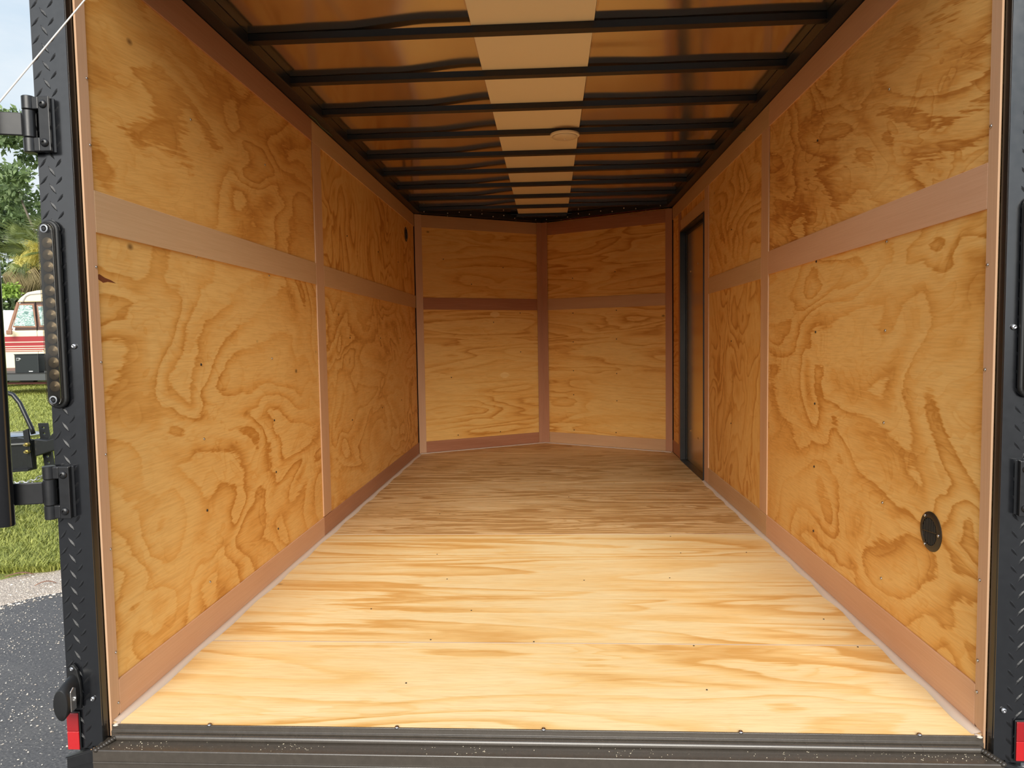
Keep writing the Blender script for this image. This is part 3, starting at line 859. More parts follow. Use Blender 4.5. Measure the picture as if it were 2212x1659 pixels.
# ================================================================== hinges
def bolt(par, p, n, s=1.0):
    n = Vector(n); x = Vector((1,0,0)); M = frame(p, x, n.cross(x), n) @ Matrix.Scale(s, 4)
    mb = MB(); mb.lathe([(0.0098,0),(0.0098,0.0012),(0.0088,0.0036),(0.0062,0.0056),(0.0036,0.0062),(0.0036,0.0035)], n=20)
    b = put('bolt', mb, M_satin, par, smooth='auto'); b.matrix_local = M
    mb = MB(); mb.lathe([(0.0034,0.0036),(0.0030,0.0037)], n=6); h = put('socket', mb, M_dark, b)
    return b
def hinge(name, s, zc, label, strap=True):
    T = empty(name, (-1.151 if s < 0 else 1.0435, YF-0.002, zc))
    tag(T, label, 'hinge', 'rear door hinges')
    d = -s                                       # towards the opening
    hh = 0.0615
    mb = MB()
    mb.prism([(0.0,0.0),(0.0,-0.020),(d*0.026,-0.020),(d*0.0215,-0.004),(d*0.027,0.0)], -hh, hh, 'z')
    put('plate', mb, M_satin, T, bevel=0.003)
    for q in (1, -1):
        bolt(T, (d*0.0125, -0.0202, q*0.043), (0,-1,0), 0.95)
    for a, b in ((0.033, 0.061), (-0.061, -0.030)):
        mb = MB(); mb.box(min(-d*0.016, -d*0.0002), max(-d*0.016, -d*0.0002), -0.019, -0.005, a, b); put('knuckle_arm', mb, M_satin, T, bevel=0.002)
    for a, b in ((0.0325, 0.063), (-0.0295, 0.0315), (-0.063, -0.0305)):
        mb = MB(); c = (-d*0.026, -0.013)
        mb.lathe([(0.0125,a),(0.0142,a+0.0015),(0.0142,b-0.0015),(0.0125,b)], Matrix.Translation((c[0], c[1], 0)), 20)
        put('knuckle', mb, M_satin, T, smooth='auto')
    if strap:
        mb = MB()
        # strap swung round towards the viewer with the open door
        xa, ya = -d*0.039, -0.017
        xb, yb = -d*0.150, -0.050
        if zc < 1: xb, yb = -d*0.100, -0.0335
        nx, ny = (yb-ya), -(xb-xa); q = math.hypot(nx, ny); nx, ny = nx/q*0.0045, ny/q*0.0045
        mb.prism([(xa+nx,ya+ny),(xb+nx,yb+ny),(xb-nx,yb-ny),(xa-nx,ya-ny)], -0.0255, 0.0255, 'z')
        put('strap', mb, M_lug, T, bevel=0.002)
    return T
h1 = hinge('door_hinge', -1, 1.430, 'upper black steel hinge on the left post, near the palm trees')
h2 = hinge('door_hinge', -1, 0.583, 'lower black steel hinge on the left post, next to the black pipe')
h3 = hinge('door_hinge', 1, 0.583, 'black steel hinge on the right post above the red reflector')

# lock pipe that the left straps carry
lp = empty('lock_pipe', (-1.250, -0.091, 0.9)); tag(lp, 'tall black lock pipe standing upright left of the opening', 'pipe')
def lput(name, mb, mat, **k): return put(name, mb, mat, lp, **k)
mb = MB(); mb.tube([(0,0,-0.384),(0,0,-0.381),(0,0,1.12)], [0.0165,0.018,0.018], 24); lput('pipe', mb, M_gloss, smooth='auto')
mb = MB(); mb.box(-0.036,-0.0185,-0.010,0.010,-0.37,-0.235); lput('bracket', mb, M_satin, bevel=0.003)
mb = MB(); mb.tube([(-0.028,-0.012,-0.355),(-0.028,-0.012,-0.265)], 0.006, 10); lput('hinge_pin', mb, M_satin, smooth='auto')
mb = MB(); mb.tube([(-0.028,-0.012,-0.266),(-0.028,-0.012,-0.256)], 0.0095, 6); lput('pin_nut', mb, M_satin)
mb = MB(); mb.tube([(-0.033,-0.009,-0.315),(-0.033,-0.012,-0.315)], 0.003, 8); lput('rivet', mb, M_screw)

# pale cable running from the top corner of the opening out to the left
mb = MB()
A, B = Vector((-1.020, -0.034, 1.722)), Vector((-1.24, -0.34, 1.147))
A2 = A + (A-B)*0.45
mb.tube([A2.lerp(B, i/12.0) for i in range(13)], 0.0017, 8)
cb = put('cable', mb, simple('cable_white', (0.74, 0.72, 0.66), 0.4), smooth=True)
tag(cb, 'thin pale steel cable slanting across the top left corner', 'cable')

# ================================================================== tail lights
M_led = NT('led_reflector'); _v = M_led.coord(seed=False)
M_led.P(Base_Color=(0.20, 0.16, 0.11, 1), Metallic=0.6, Roughness=0.36); M_led = M_led.m
M_led2 = simple('led_bezel', (0.02, 0.018, 0.016), 0.3, 0.3)
def lens_mat(name, col, alpha, rough=0.04):
    m = NT(name)
    tr = m.n('ShaderNodeBsdfTransparent'); tr.inputs[0].default_value = col + (1,)
    gl = m.n('ShaderNodeBsdfGlossy'); gl.inputs['Roughness'].default_value = rough
    fr = m.n('ShaderNodeFresnel'); fr.inputs[0].default_value = 1.45
    mx = m.n('ShaderNodeMixShader'); m.set(mx.inputs[0], fr.outputs[0])
    m.t.links.new(tr.outputs[0], mx.inputs[1]); m.t.links.new(gl.outputs[0], mx.inputs[2]); m.t.links.new(mx.outputs[0], m.out.inputs[0])
    return m.m
M_clear = lens_mat('smoky_lens', (0.80, 0.78, 0.74), 0.1)
def capsule(w, h, n=10):
    r = w/2; pts = []
    for k in range(n+1):
        a = PI*k/n; pts.append((r*math.cos(a), h/2-r + r*math.sin(a)))
    for k in range(n+1):
        a = PI + PI*k/n; pts.append((r*math.cos(a), -h/2+r + r*math.sin(a)))
    return pts
def led_ring():
    mb = MB(); mb.lathe([(0.0128,0.0),(0.0128,0.0016),(0.0105,0.0010),(0.0098,0.0022),(0.0078,0.0012),(0.0070,0.0024),(0.0050,0.0014),(0.0042,0.0026),(0.0022,0.0018),(0.0012,0.0036),(0.0004,0.0040)], n=20)
    me = bpy.data.meshes.new('led_reflector'); me.from_pydata(mb.v, [], mb.f); me.materials.append(M_led); me.shade_smooth(); return me
LEDM = led_ring()
def tail_light(xc, label):
    T = empty('tail_light', (xc, YF-0.0035, 0.998)); tag(T, label, 'light', 'rear light bars')
    mb = MB(); mb.prism(capsule(0.0475, 0.436), -0.0125, 0.0, 'y'); put('gasket', mb, M_rubber, T, bevel=0.0045, seg=3)
    mb = MB(); mb.prism([(x, z) for x, z in capsule(0.033, 0.420)], -0.0150, -0.0126, 'y'); put('backing', mb, M_led2, T, bevel=0.001)
    for i in range(13):
        place('led_reflector', LEDM, T, frame((0, -0.0151, 0.165-0.0275*i), (1,0,0), (0,0,1), (0,-1,0)))
    mb = MB(); mb.prism(capsule(0.0335, 0.4205), -0.0245, -0.0200, 'y'); put('lens', mb, M_clear, T, bevel=0.002)
    for z in (0.196, -0.196):
        mb = MB(); mb.lathe([(0.0095,0.0),(0.0095,0.0008),(0.0065,0.0012),(0.0055,0.0)], frame((0,-0.0247,z), (1,0,0), (0,0,1), (0,-1,0)), 18); r_ = put('screw_ring', mb, M_screw, T, smooth='auto')
        mb = MB(); mb.lathe([(0.0045,0.0),(0.0040,0.0014),(0.0010,0.0016)], frame((0,-0.0247,z), (1,0,0), (0,0,1), (0,-1,0)), 12); put('ring_screw', mb, M_satin, r_, smooth='auto')
    return T
tail_light(-1.1475, 'tall unlit rear light bar on the left post beside the motorhome')
tail_light(1.0385, 'tall unlit rear light bar on the right post, cut by the frame')

# marker lamp low on the left post
ml = empty('marker_lamp', (-1.150, YF-0.0035, 0.108)); tag(ml, 'black hooded marker lamp with a clear side window above the left reflector', 'lamp')
mb = MB(); out = [(-0.012,-0.052),(0.016,-0.052),(0.019,-0.02),(0.017,0.015),(0.011,0.045),(0.003,0.056),(-0.004,0.056),(-0.013,0.040),(-0.019,0.0),(-0.018,-0.03)]
mb.prism(out, -0.008, 0.0, 'y'); put('base', mb, M_rubber, ml, bevel=0.002)
def ell(w, h, n=20, cz=0.0, cx=0.0): return [(cx + w*math.cos(2*PI*k/n), cz + h*math.sin(2*PI*k/n)*(1.0 if math.sin(2*PI*k/n) < 0 else 0.9)) for k in range(n)]
mb = MB(); secs = [(-0.0081, ell(0.0165, 0.043, cz=-0.004)), (-0.030, ell(0.0175, 0.042, cz=-0.010)), (-0.052, ell(0.0185, 0.040, cz=-0.018)), (-0.0545, ell(0.017, 0.037, cz=-0.018)), (-0.0555, ell(0.010, 0.024, cz=-0.018))]
vs = []; fs = []
for y, pts in secs: vs += [(x, y, z) for x, z in pts]
for i in range(len(secs)-1):
    for k in range(20):
        fs.append((i*20+k, i*20+(k+1) % 20, (i+1)*20+(k+1) % 20, (i+1)*20+k))
fs += [tuple(range(20)), tuple(range(80, 100))]
mb.add(vs, fs); put('hood', mb, M_rubber, ml, smooth='auto')
mb = MB(); mb.prism([(-0.0445,-0.040),(-0.0445,0.008),(-0.034,0.016),(-0.025,0.010),(-0.025,-0.040)], 0.0165, 0.0195, 'x')
put('window', mb, simple('chrome_window', (0.72,0.70,0.66), 0.12, 0.9), ml, bevel=0.002)
screw(ml, (-0.0005, -0.0082, 0.047), (0,-1,0), 1.5)

# red reflectors
def refl_mat():
    m = NT('red_prism'); v = m.coord(seed=False)
    w = m.n('ShaderNodeTexWave', wave_type='BANDS', bands_direction='DIAGONAL'); m.set(w.inputs['Vector'], v); w.inputs['Scale'].default_value = 260.0
    tc = m.n('ShaderNodeTexCoord'); s = m.n('ShaderNodeSeparateXYZ'); m.set(s.inputs[0], tc.outputs['Object'])
    low = m.rng(s.outputs['Z'], -0.0005, 0.0005, 1.0, 0.0)
    c = m.mix(w.outputs[1], (0.20, 0.004, 0.007, 1), (0.42, 0.010, 0.013, 1))
    c = m.mix(m.math('MULTIPLY', low, 0.6), c, (0.58, 0.013, 0.015, 1))
    m.P(Base_Color=c, Roughness=0.14, Coat_Weight=1.0, Coat_Roughness=0.03); m.bump(w.outputs[1], 0.4, 0.0008)
    return m.m
M_red = refl_mat()
def reflector(xc, label):
    T = empty('reflector', (xc, YF-0.0035, 0.0)); tag(T, label, 'reflector', 'red reflectors')
    mb = MB(); mb.box(-0.0165, 0.0165, -0.004, 0.0, -0.0475, 0.0475); put('housing', mb, M_rubber, T, bevel=0.002)
    mb = MB(); mb.box(-0.0145, 0.0145, -0.0075, -0.0041, 0.0004, 0.0450); put('lens_upper', mb, M_red, T, bevel=0.0012)
    mb = MB(); mb.box(-0.0145, 0.0145, -0.0075, -0.0041, -0.0450, -0.0004); put('lens_lower', mb, M_red, T, bevel=0.0012)
    return T
reflector(-1.1570, 'red rectangular reflector under the marker lamp on the left post')
reflector(1.0475, 'red rectangular reflector low on the right post under a hinge').location.z = 0.008

# ================================================================== vents
M_vent = simple('vent_plastic', (0.020, 0.016, 0.012), 0.42)
def vent(p, nrm, rot, r, label):
    n = Vector(nrm); up = Vector((0,0,1)); side = up.cross(n)
    T = empty('round_vent'); T.matrix_world = frame(p, side, up, n) @ Matrix.Rotation(rot, 4, 'Z')
    tag(T, label, 'vent', 'round wall vents')
    k = r/0.052
    mb = MB(); mb.lathe([(r,0.0),(r,0.0016),(r*0.93,0.0034),(r*0.80,0.0046),(r*0.70,0.0046),(r*0.69,0.0022),(r*0.69,0.0)], n=40)
    # open the middle: ring only
    fs = [f for f in mb.f if len(f) == 4]; mb.f = fs + []
    N = 40; a0 = 0; a1 = 6*N
    mb.f += [(a0+i, a1+i, a1+(i+1) % N, a0+(i+1) % N) for i in range(N)]
    put('flange', mb, M_vent, T, smooth='auto')
    mb = MB(); mb.lathe([(r*0.688,0.0002),(r*0.688,0.0006)], n=40); put('back_disc', mb, M_dark, T)
    ri = r*0.685
    m_ = 9
    for i in range(m_):
        x = (-1 + 2*(i+0.5)/m_)*ri
        h = math.sqrt(max(ri*ri - (abs(x)+0.0012*k)**2, 1e-8))*0.99
        mb = MB(); mb.prism([(x-0.0013*k,0.0008),(x+0.0013*k,0.0008),(x+0.0004*k,0.0042),(x-0.0013*k,0.0044)], -h, h, 'y'); 
        mb.v = [(vx, vy, vz) for vx, vy, vz in mb.v]
        put('slat', mb, M_vent, T)
    mb = MB(); mb.box(-ri*0.99, ri*0.99, -0.0012*k, 0.0012*k, 0.0040, 0.0049); put('cross_bar', mb, M_vent, T)
    for a in (2.0, 2.0+2.1, 2.0+4.2):
        screw(T, (r*0.84*math.cos(a), r*0.84*math.sin(a), 0.0044), (0,0,1), 1.25*k)
    return T
vent((XR+0.0052, 0.248, 0.408), (-1,0,0), 0.10, 0.052, 'black round slotted vent low on the right wall near the opening')
vent((XL-0.0052, 3.812, 1.744), (1,0,0), 0.0, 0.056, 'black round vent high on the left wall by the far corner')

# ================================================================== dome lamp
dl = empty('dome_lamp', (0.090, 2.094, ZB)); tag(dl, 'round cream dome lamp on the roof bow under the pale centre strip', 'lamp')
M_cream = simple('cream_plastic', (0.86, 0.78, 0.62), 0.38)
mb = MB(); mb.lathe([(0.070,0.0),(0.0755,-0.002),(0.0760,-0.010),(0.0715,-0.0135),(0.0660,-0.0140)], n=40); put('rim', mb, M_cream, dl, smooth='auto')
mb = MB(); mb.lathe([(0.0655,-0.0142),(0.062,-0.0185),(0.048,-0.0225),(0.025,-0.0245),(0.003,-0.025)], n=40); put('lens', mb, simple('dome_lens', (0.78,0.68,0.52), 0.3), dl, smooth=True)
mb = MB(); mb.lathe([(0.006,-0.0246),(0.0055,-0.029),(0.003,-0.0305),(0.0008,-0.0307)], n=14); put('switch', mb, M_cream, dl, smooth=True)

# ================================================================== loose wires
def wire(path, r, mat, label, n=6, sub=5):
    pts = [Vector(p) for p in path]; out = []
    for i in range(len(pts)-1):
        p0 = pts[max(i-1,0)]; p1 = pts[i]; p2 = pts[i+1]; p3 = pts[min(i+2, len(pts)-1)]
        for j in range(sub):
            t = j/sub
            out.append(0.5*((2*p1) + (p2-p0)*t + (2*p0-5*p1+4*p2-p3)*t*t + (3*p1-p0-3*p2+p3)*t**3))
    out.append(pts[-1])
    mb = MB(); mb.tube(out, r, n); o = put('wire', mb, mat, smooth=True); tag(o, label, 'wire', 'loose wires under the roof'); return o
M_wr = simple('wire_red', (0.30, 0.02, 0.015), 0.5); M_wg = simple('wire_green', (0.07, 0.16, 0.09), 0.5); M_wt = simple('wire_tan', (0.45, 0.33, 0.17), 0.5); M_ww = simple('wire_pale', (0.55, 0.52, 0.47), 0.45)
def NP(side, s, t, z):                      # a point near a V wall: s along from the corner, t off the wall
    a = Vector((XL,YC,0)) if side < 0 else Vector((XR,YC,0)); d = d1 if side < 0 else -d2; n = n1 if side < 0 else n2
    p = a + d*s + n*t; return (p.x, p.y, z)
wire([NP(1,0.10,0.008,1.953), NP(1,0.4,0.010,1.9545), NP(1,0.7,0.008,1.954), NP(1,0.98,0.010,1.953)], 0.0014, M_wr, 'thin red wire along the top of the right nose wall')
wire([NP(1,0.22,0.012,1.958), NP(1,0.22,0.020,1.925), NP(1,0.27,0.020,1.912), NP(1,0.33,0.020,1.920), NP(1,0.37,0.012,1.938)], 0.0013, M_wt, 'tan wire loop hanging over the right nose wall')
wire([NP(-1,0.21,0.020,1.962), NP(-1,0.24,0.030,1.966), NP(-1,0.28,0.026,1.956), NP(-1,0.285,0.018,1.945)], 0.0013, M_ww, 'short pale wire arch above the left nose wall')
wire([NP(-1,0.92,0.012,1.955), NP(-1,0.955,0.030,1.965), NP(-1,1.00,0.046,1.990), NP(-1,1.03,0.050,1.996)], 0.0013, M_ww, 'pale wire rising near the middle of the nose')
wire([NP(1,0.90,0.012,1.954), NP(1,0.93,0.030,1.962), NP(1,0.97,0.028,1.960), NP(1,1.0,0.012,1.954)], 0.0015, M_ww, 'pale wire clip right of the middle of the nose')
wire([(XL+0.006,1.60,1.955),(XL+0.016,1.66,1.952),(XL+0.014,1.74,1.946),(XL+0.020,1.80,1.944),(XL+0.010,1.95,1.957)], 0.0016, M_wg, 'thin green wire loop at the top of the left wall')
wire([(XR-0.006,2.10,1.965),(XR-0.020,2.06,1.950),(XR-0.022,2.02,1.940),(XR-0.010,1.99,1.936),(XR-0.006,2.02,1.954)], 0.0014, M_wg, 'thin green wire end at the top of the right wall')

# ================================================================== outside: things beyond the left post
# --- black trailer tongue close by
M_hb = black('tongue_paint', (0.012, 0.013, 0.014), 0.30)
M_brass = simple('yellow_zinc', (0.62, 0.50, 0.22), 0.3, 1.0)
M_chain = simple('chain_zinc', (0.62, 0.62, 0.62), 0.25, 1.0)
tt = empty('trailer_tongue', (-3.95, 3.6, 0.12)); tag(tt, 'black trailer tongue with drilled coupler plate above the lawn', 'trailer tongue')
def tput(name, mb, mat, **k):
    mb.v = [(x+3.95, y-3.6, z-0.12) for x, y, z in mb.v]; return put(name, mb, mat, tt, **k)
mb = MB(); mb.prism([(-5.6,-0.10),(-3.93,0.005),(-3.93,0.225),(-4.05,0.245),(-4.25,0.200),(-5.6,0.13)], 3.52, 3.56, 'y'); tput('beam', mb, M_hb, bevel=0.004)
mb = MB(); mb.prism([(-5.6,0.118),(-3.95,0.196),(-3.95,0.206),(-5.6,0.130)], 3.50, 3.52, 'y'); tput('weld', mb, simple('weld_bright', (0.35,0.35,0.35), 0.35, 0.8))
mb = MB(); mb.prism([(-5.6,-0.11),(-3.93,-0.003),(-3.93,0.012),(-5.6,-0.095)], 3.46, 3.56, 'y'); tput('lower_flange', mb, M_hb, bevel=0.002)
mb = MB(); mb.prism([(-3.955,0.02),(-3.915,0.015),(-3.935,0.315),(-3.975,0.300)], 3.49, 3.51, 'y'); tput('front_plate', mb, M_hb, bevel=0.003)
def holed(x0, x1, z0, z1, lean, y0, y1, centres, r):
    """upright flat bar with real round holes: rows of plate, each hole in a square cell"""
    mb = MB(); xc = (x0+x1)/2; w = (x1-x0)/2
    X = lambda u, z: xc + u + lean*(z-z0)/(z1-z0)
    zs = [z0]
    for c in sorted(centres): zs += [c-r*1.5, c+r*1.5]
    zs.append(z1)
    for i in range(len(zs)-1):
        a_, b_ = zs[i], zs[i+1]
        if i % 2 == 0:
            vs = [(X(u, z), y, z) for y in (y0, y1) for u, z in ((-w,a_),(w,a_),(w,b_),(-w,b_))]
            mb.add(vs, [(0,1,2,3),(7,6,5,4),(0,3,7,4),(1,5,6,2)] + ([(0,4,5,1)] if i == 0 else []) + ([(3,2,6,7)] if i == len(zs)-2 else []))
        else:
            c = (a_+b_)/2; h = (b_-a_)/2
            ou = [(w,0),(w,h),(0,h),(-w,h),(-w,0),(-w,-h),(0,-h),(w,-h)]
            inn = [(r*math.cos(PI*k/4), r*math.sin(PI*k/4)) for k in range(8)]
            vs = [(X(u, c+v), y, c+v) for y in (y0, y1) for pts in (ou, inn) for u, v in pts]
            fs = []
            for k in range(8):
                k2 = (k+1) % 8
                fs += [(k,k2,8+k2,8+k), (16+k2,16+k,24+k,24+k2), (8+k,8+k2,24+k2,24+k)]
            fs += [(0,1,17,16),(7,0,16,23),(3,4,20,19),(4,5,21,20)]
            mb.add(vs, fs)
    return mb
tput('drilled_plate', holed(-3.885, -3.815, 0.0, 0.345, -0.035, 3.58, 3.60, (0.31, 0.265, 0.09, 0.042), 0.011), M_hb)
for z in (0.198, 0.144):
    mb = MB(); mb.tube([(-3.935,3.49,z),(-3.935,3.463,z)], 0.016, 6); mb.tube([(-3.935,3.463,z),(-3.935,3.445,z)], 0.009, 10); tput('bolt', mb, M_brass)
mb = MB(); mb.prism([(-3.90,0.10),(-3.70,0.160),(-3.45,0.165),(-3.45,0.235),(-3.72,0.245),(-3.80,0.225),(-3.90,0.235)], 3.50, 3.57, 'y'); tput('coupler', mb, M_hb, bevel=0.008)
mb = MB(); mb.prism([(-3.80,0.225),(-3.62,0.250),(-3.62,0.275),(-3.76,0.275)], 3.51, 3.56, 'y'); tput('latch', mb, M_hb, bevel=0.004)
mb = MB(); mb.tube([(-4.55,3.60,0.62),(-4.18,3.60,0.585),(-4.12,3.60,0.565),(-4.07,3.60,0.50),(-3.985,3.60,0.30),(-3.975,3.60,0.26)], 0.0165, 14); tput('handle_bar', mb, M_hb, smooth=True)
mb = MB(); mb.lathe([(0.14,0.0),(0.15,0.02),(0.12,0.035),(0.04,0.04)], Matrix.Translation((-4.16,3.70,0.225)), 24); tput('jack_cap', mb, M_chain, smooth='auto')
mb = MB(); mb.tube([(-4.95,3.60,-0.05),(-4.95,3.60,-0.38)], 0.035, 14); mb.box(-5.05,-4.85,3.52,3.68,-0.395,-0.375); tput('jack_stand', mb, M_hb)
mb = MB(); mb.box(-5.02,-4.88,3.54,3.66,-0.482,-0.38); tput('block', mb, simple('timber_block', (0.20,0.15,0.10), 0.8))
sc_ = empty('safety_chain', (-4.05, 3.44, -0.02)); tag(sc_, 'shiny zinc safety chain drooping under the black trailer tongue', 'chain')
pth = [Vector((-0.32,0,-0.01)) + Vector((0.62*t, 0.02*math.sin(9*t), -0.075*math.sin(PI*min(1,t*1.1)) + 0.012*math.sin(14*t))) for t in np.linspace(0, 1, 23)]
def link_mesh():
    mb = MB(); p = [Vector((0.013*math.cos(a) + (0.008 if math.cos(a) > 0 else -0.008), 0.011*math.sin(a), 0)) for a in np.linspace(0, 2*PI, 13)]
    mb.tube(p, 0.0036, 6, cap=False); me = bpy.data.meshes.new('link'); me.from_pydata(mb.v, [], mb.f); me.materials.append(M_chain); me.shade_smooth(); return me
LK = link_mesh()
for i in range(22):
    d = (pth[i+1]-pth[i]).normalized(); side = Vector((0,1,0)) if i % 2 else d.cross(Vector((0,1,0))).normalized()
    y_ = (side - d*side.dot(d)).normalized()
    place('link', LK, sc_, frame((pth[i]+pth[i+1])*0.5, d, y_))

# --- flat trailer with its tool box
YT = 18.5; KT = (YT+1.6356)/(15+1.6356)
fx = lambda x: x*KT
fz = lambda z: 0.9232 + (z-0.9232)*KT
ft = empty('flatbed_trailer', (fx(-12.6), YT, GZ)); tag(ft, 'dark flatbed trailer parked on the lawn before the motorhome', 'trailer')
def fput(name, mb, mat, **k):
    mb.v = [(x-fx(-12.6), y-YT, z-GZ) for x, y, z in mb.v]; return put(name, mb, mat, ft, **k)
M_steel = simple('dull_steel', (0.10, 0.105, 0.11), 0.45, 0.4)
zd, zu = fz(0.313), fz(0.125)
mb = MB(); mb.box(fx(-14.5), fx(-7.0), YT, YT+2.2, zu, zd-0.02); fput('frame', mb, M_steel, bevel=0.01)
mb = MB(); mb.box(fx(-14.5), fx(-7.0), YT-0.02, YT+2.22, zd-0.019, zd); fput('deck', mb, simple('deck_edge', (0.03,0.03,0.03), 0.5))
for x in (-12.17, -8.0):
    mb = MB(); mb.box(fx(x-0.06), fx(x+0.06), YT+0.05, YT+0.20, GZ+0.001, zu); fput('leg', mb, M_steel, bevel=0.006)
mb = MB(); mb.box(fx(-14.5), fx(-12.3), YT+0.3, YT+0.4, zu-0.12, zu-0.06); fput('axle_bar', mb, simple('red_oxide', (0.20,0.06,0.05), 0.6))
for dy in (0.1, 2.1):
    for x in (-10.0, -9.2):
        mb = MB(); mb.lathe([(0.12,-0.10),(0.30,-0.10),(0.33,-0.05),(0.33,0.05),(0.30,0.10),(0.12,0.10)], frame((fx(x), YT+dy, GZ+0.335), (1,0,0), (0,0,1), (0,-1,0)), 24); fput('wheel', mb, M_rubber, smooth='auto')
tb = empty('tool_box', (fx(-12.735), YT+0.3, zd)); tag(tb, 'black steel tool box with a silver latch on the flatbed trailer', 'tool box')
hw = fx(0.6)/2; hb = fz(0.775)-zd
mb = MB(); mb.box(-hw, hw, -0.25, 0.25, 0.001, hb-0.03); put('body', mb, simple('box_black', (0.018,0.022,0.024), 0.35), tb, bevel=0.012)
mb = MB(); mb.box(-hw-0.01, hw+0.01, -0.26, 0.26, hb-0.029, hb); put('lid', mb, simple('box_lid', (0.02,0.024,0.026), 0.3), tb, bevel=0.01)
mb = MB(); mb.prism([(-hw+0.06,hb-0.20),(-hw+0.15,hb-0.20),(-hw+0.20,hb-0.155),(-hw+0.15,hb-0.11),(-hw+0.06,hb-0.11)], -0.262, -0.251, 'y'); l_ = put('latch', mb, M_chain, tb, bevel=0.003)
mb = MB(); mb.box(-hw+0.085, -hw+0.125, -0.270, -0.2625, hb-0.175, hb-0.135); put('latch_lock', mb, M_satin, l_)
mb = MB(); mb.box(hw-0.30, hw-0.18, -0.2545, -0.251, 0.035, 0.055); put('name_plate', mb, simple('plate_white', (0.8,0.8,0.8), 0.4), tb)
# pump-like engine unit beside the box
eg = empty('engine_unit', (fx(-12.08), YT+0.35, zd)); tag(eg, 'small engine with bent silver pipes on the flatbed trailer by the tool box', 'engine')
mb = MB(); mb.box(-0.16, 0.55, -0.2, 0.2, 0.03, 0.50); put('block', mb, simple('engine_dark', (0.03,0.03,0.03), 0.5), eg, bevel=0.04)
mb = MB(); mb.box(-0.30, 0.60, -0.25, 0.25, 0.001, 0.05); put('base', mb, M_steel, eg)
mb = MB(); mb.tube([(-0.24,-0.22,0.52),(-0.05,-0.24,0.60),(0.2,-0.24,0.62),(0.5,-0.24,0.55)], 0.035, 10); mb.tube([(0.08,-0.24,0.10),(-0.12,-0.26,0.16),(-0.13,-0.26,0.24),(-0.02,-0.26,0.29),(0.2,-0.26,0.30)], 0.016, 8); put('pipe', mb, M_chain, eg, smooth=True)
mb = MB(); mb.lathe([(0.10,0),(0.10,0.06),(0.05,0.09)], Matrix.Translation((0.10,0,0.62)), 16); put('air_filter', mb, M_rubber, eg, smooth='auto')

# --- motorhome
YV = 22.4
KV = (YV+1.6356)/(21+1.6356)
vx = lambda x: x*KV
vz = lambda z: 0.9232 + (z-0.9232)*KV
mh = empty('motorhome', (vx(-16.2), YV, GZ)); tag(mh, 'cream and maroon striped motorhome behind the flatbed trailer', 'motorhome')
M_cm = simple('cream_paint', (0.86, 0.74, 0.52), 0.30); M_mar = simple('maroon_stripe', (0.34, 0.040, 0.045), 0.28); M_brn = simple('brown_paint', (0.085, 0.050, 0.042), 0.32); M_tanb = simple('tan_frame', (0.30, 0.16, 0.105), 0.4)
def vput(name, pts, y0, y1, mat, par=None, bev=0.0, sm=False):
    mb = MB(); mb.prism([(vx(x)-vx(-16.2), vz(z)-GZ) for x, z in pts], y0, y1, 'y'); return put(name, mb, mat, par or mh, bevel=bev, smooth=sm)
WD = 2.0
vput('lower_body', [(-19.3,0.10),(-13.2,0.10),(-13.2,1.50),(-17.66,1.50),(-19.0,1.22),(-19.3,0.95)], 0.0, WD, M_cm, bev=0.05)
vput('cab', [(-17.66,1.501),(-13.2,1.501),(-13.2,2.42),(-17.40,2.42)], 0.03, WD-0.03, M_brn, bev=0.02)
rp_ = [(-17.50,2.421),(-17.36,2.58),(-17.12,2.74),(-16.80,2.80),(-16.34,2.825),(-13.3,2.90),(-13.2,2.80),(-13.2,2.421)]
vput('high_roof', rp_, -0.02, WD+0.02, M_cm, bev=0.04)
vput('roof_stripe', [(-17.30,2.425),(-17.25,2.425),(-17.13,2.60),(-17.00,2.655),(-16.3,2.70),(-13.3,2.76),(-13.3,2.785),(-16.3,2.725),(-17.02,2.68),(-17.17,2.62)], -0.035, -0.0205, simple('grey_stripe', (0.30,0.28,0.28), 0.4))
vput('roof_window', [(-16.62,2.56),(-16.45,2.64),(-15.2,2.66),(-15.2,2.56)], -0.035, -0.0205, M_brn)
def sash(pts, inset, y, name, glassmat):
    f = vput(name, pts, y-0.02, y, M_tanb, bev=0.006)
    cx = sum(p[0] for p in pts)/len(pts); cz = sum(p[1] for p in pts)/len(pts)
    ip = []
    for x, z in pts:
        dx, dz = x-cx, z-cz
        ip.append((x - math.copysign(inset, dx), z - math.copysign(inset, dz)))
    mb = MB(); mb.prism([(vx(x)-vx(-16.2), vz(z)-GZ) for x, z in ip], y-0.030, y-0.021, 'y'); put('pane', mb, glassmat, f)
    return f
gm = NT('foil_shade_glass'); v0 = gm.coord(seed=False)
wv = gm.noise(gm.scaled(v0, (3.0,1.0,5.0)), 2.0, 4.0, 0.7, 1.5)
gm.P(Base_Color=gm.ramp(wv, [(0.38,(0.16,0.28,0.26)),(0.5,(0.36,0.50,0.47)),(0.60,(0.70,0.80,0.78))]), Roughness=0.12, Metallic=0.25); gm.bump(wv, 0.5, 0.05)
sash([(-17.70,1.60),(-16.87,1.585),(-16.93,2.37),(-17.47,2.375)], 0.05, 0.03, 'front_window', gm.m)
sash([(-16.78,1.60),(-15.6,1.60),(-15.6,2.33),(-16.84,2.33)], 0.055, 0.03, 'side_window', gm.m)
vput('a_pillar', [(-17.86,1.52),(-17.76,1.52),(-17.43,2.40),(-17.50,2.43)], -0.005, 0.025, M_tanb)
vput('door_edge', [(-16.862,0.55),(-16.850,0.55),(-16.868,2.415),(-16.880,2.415)], -0.001, 0.026, M_dark)
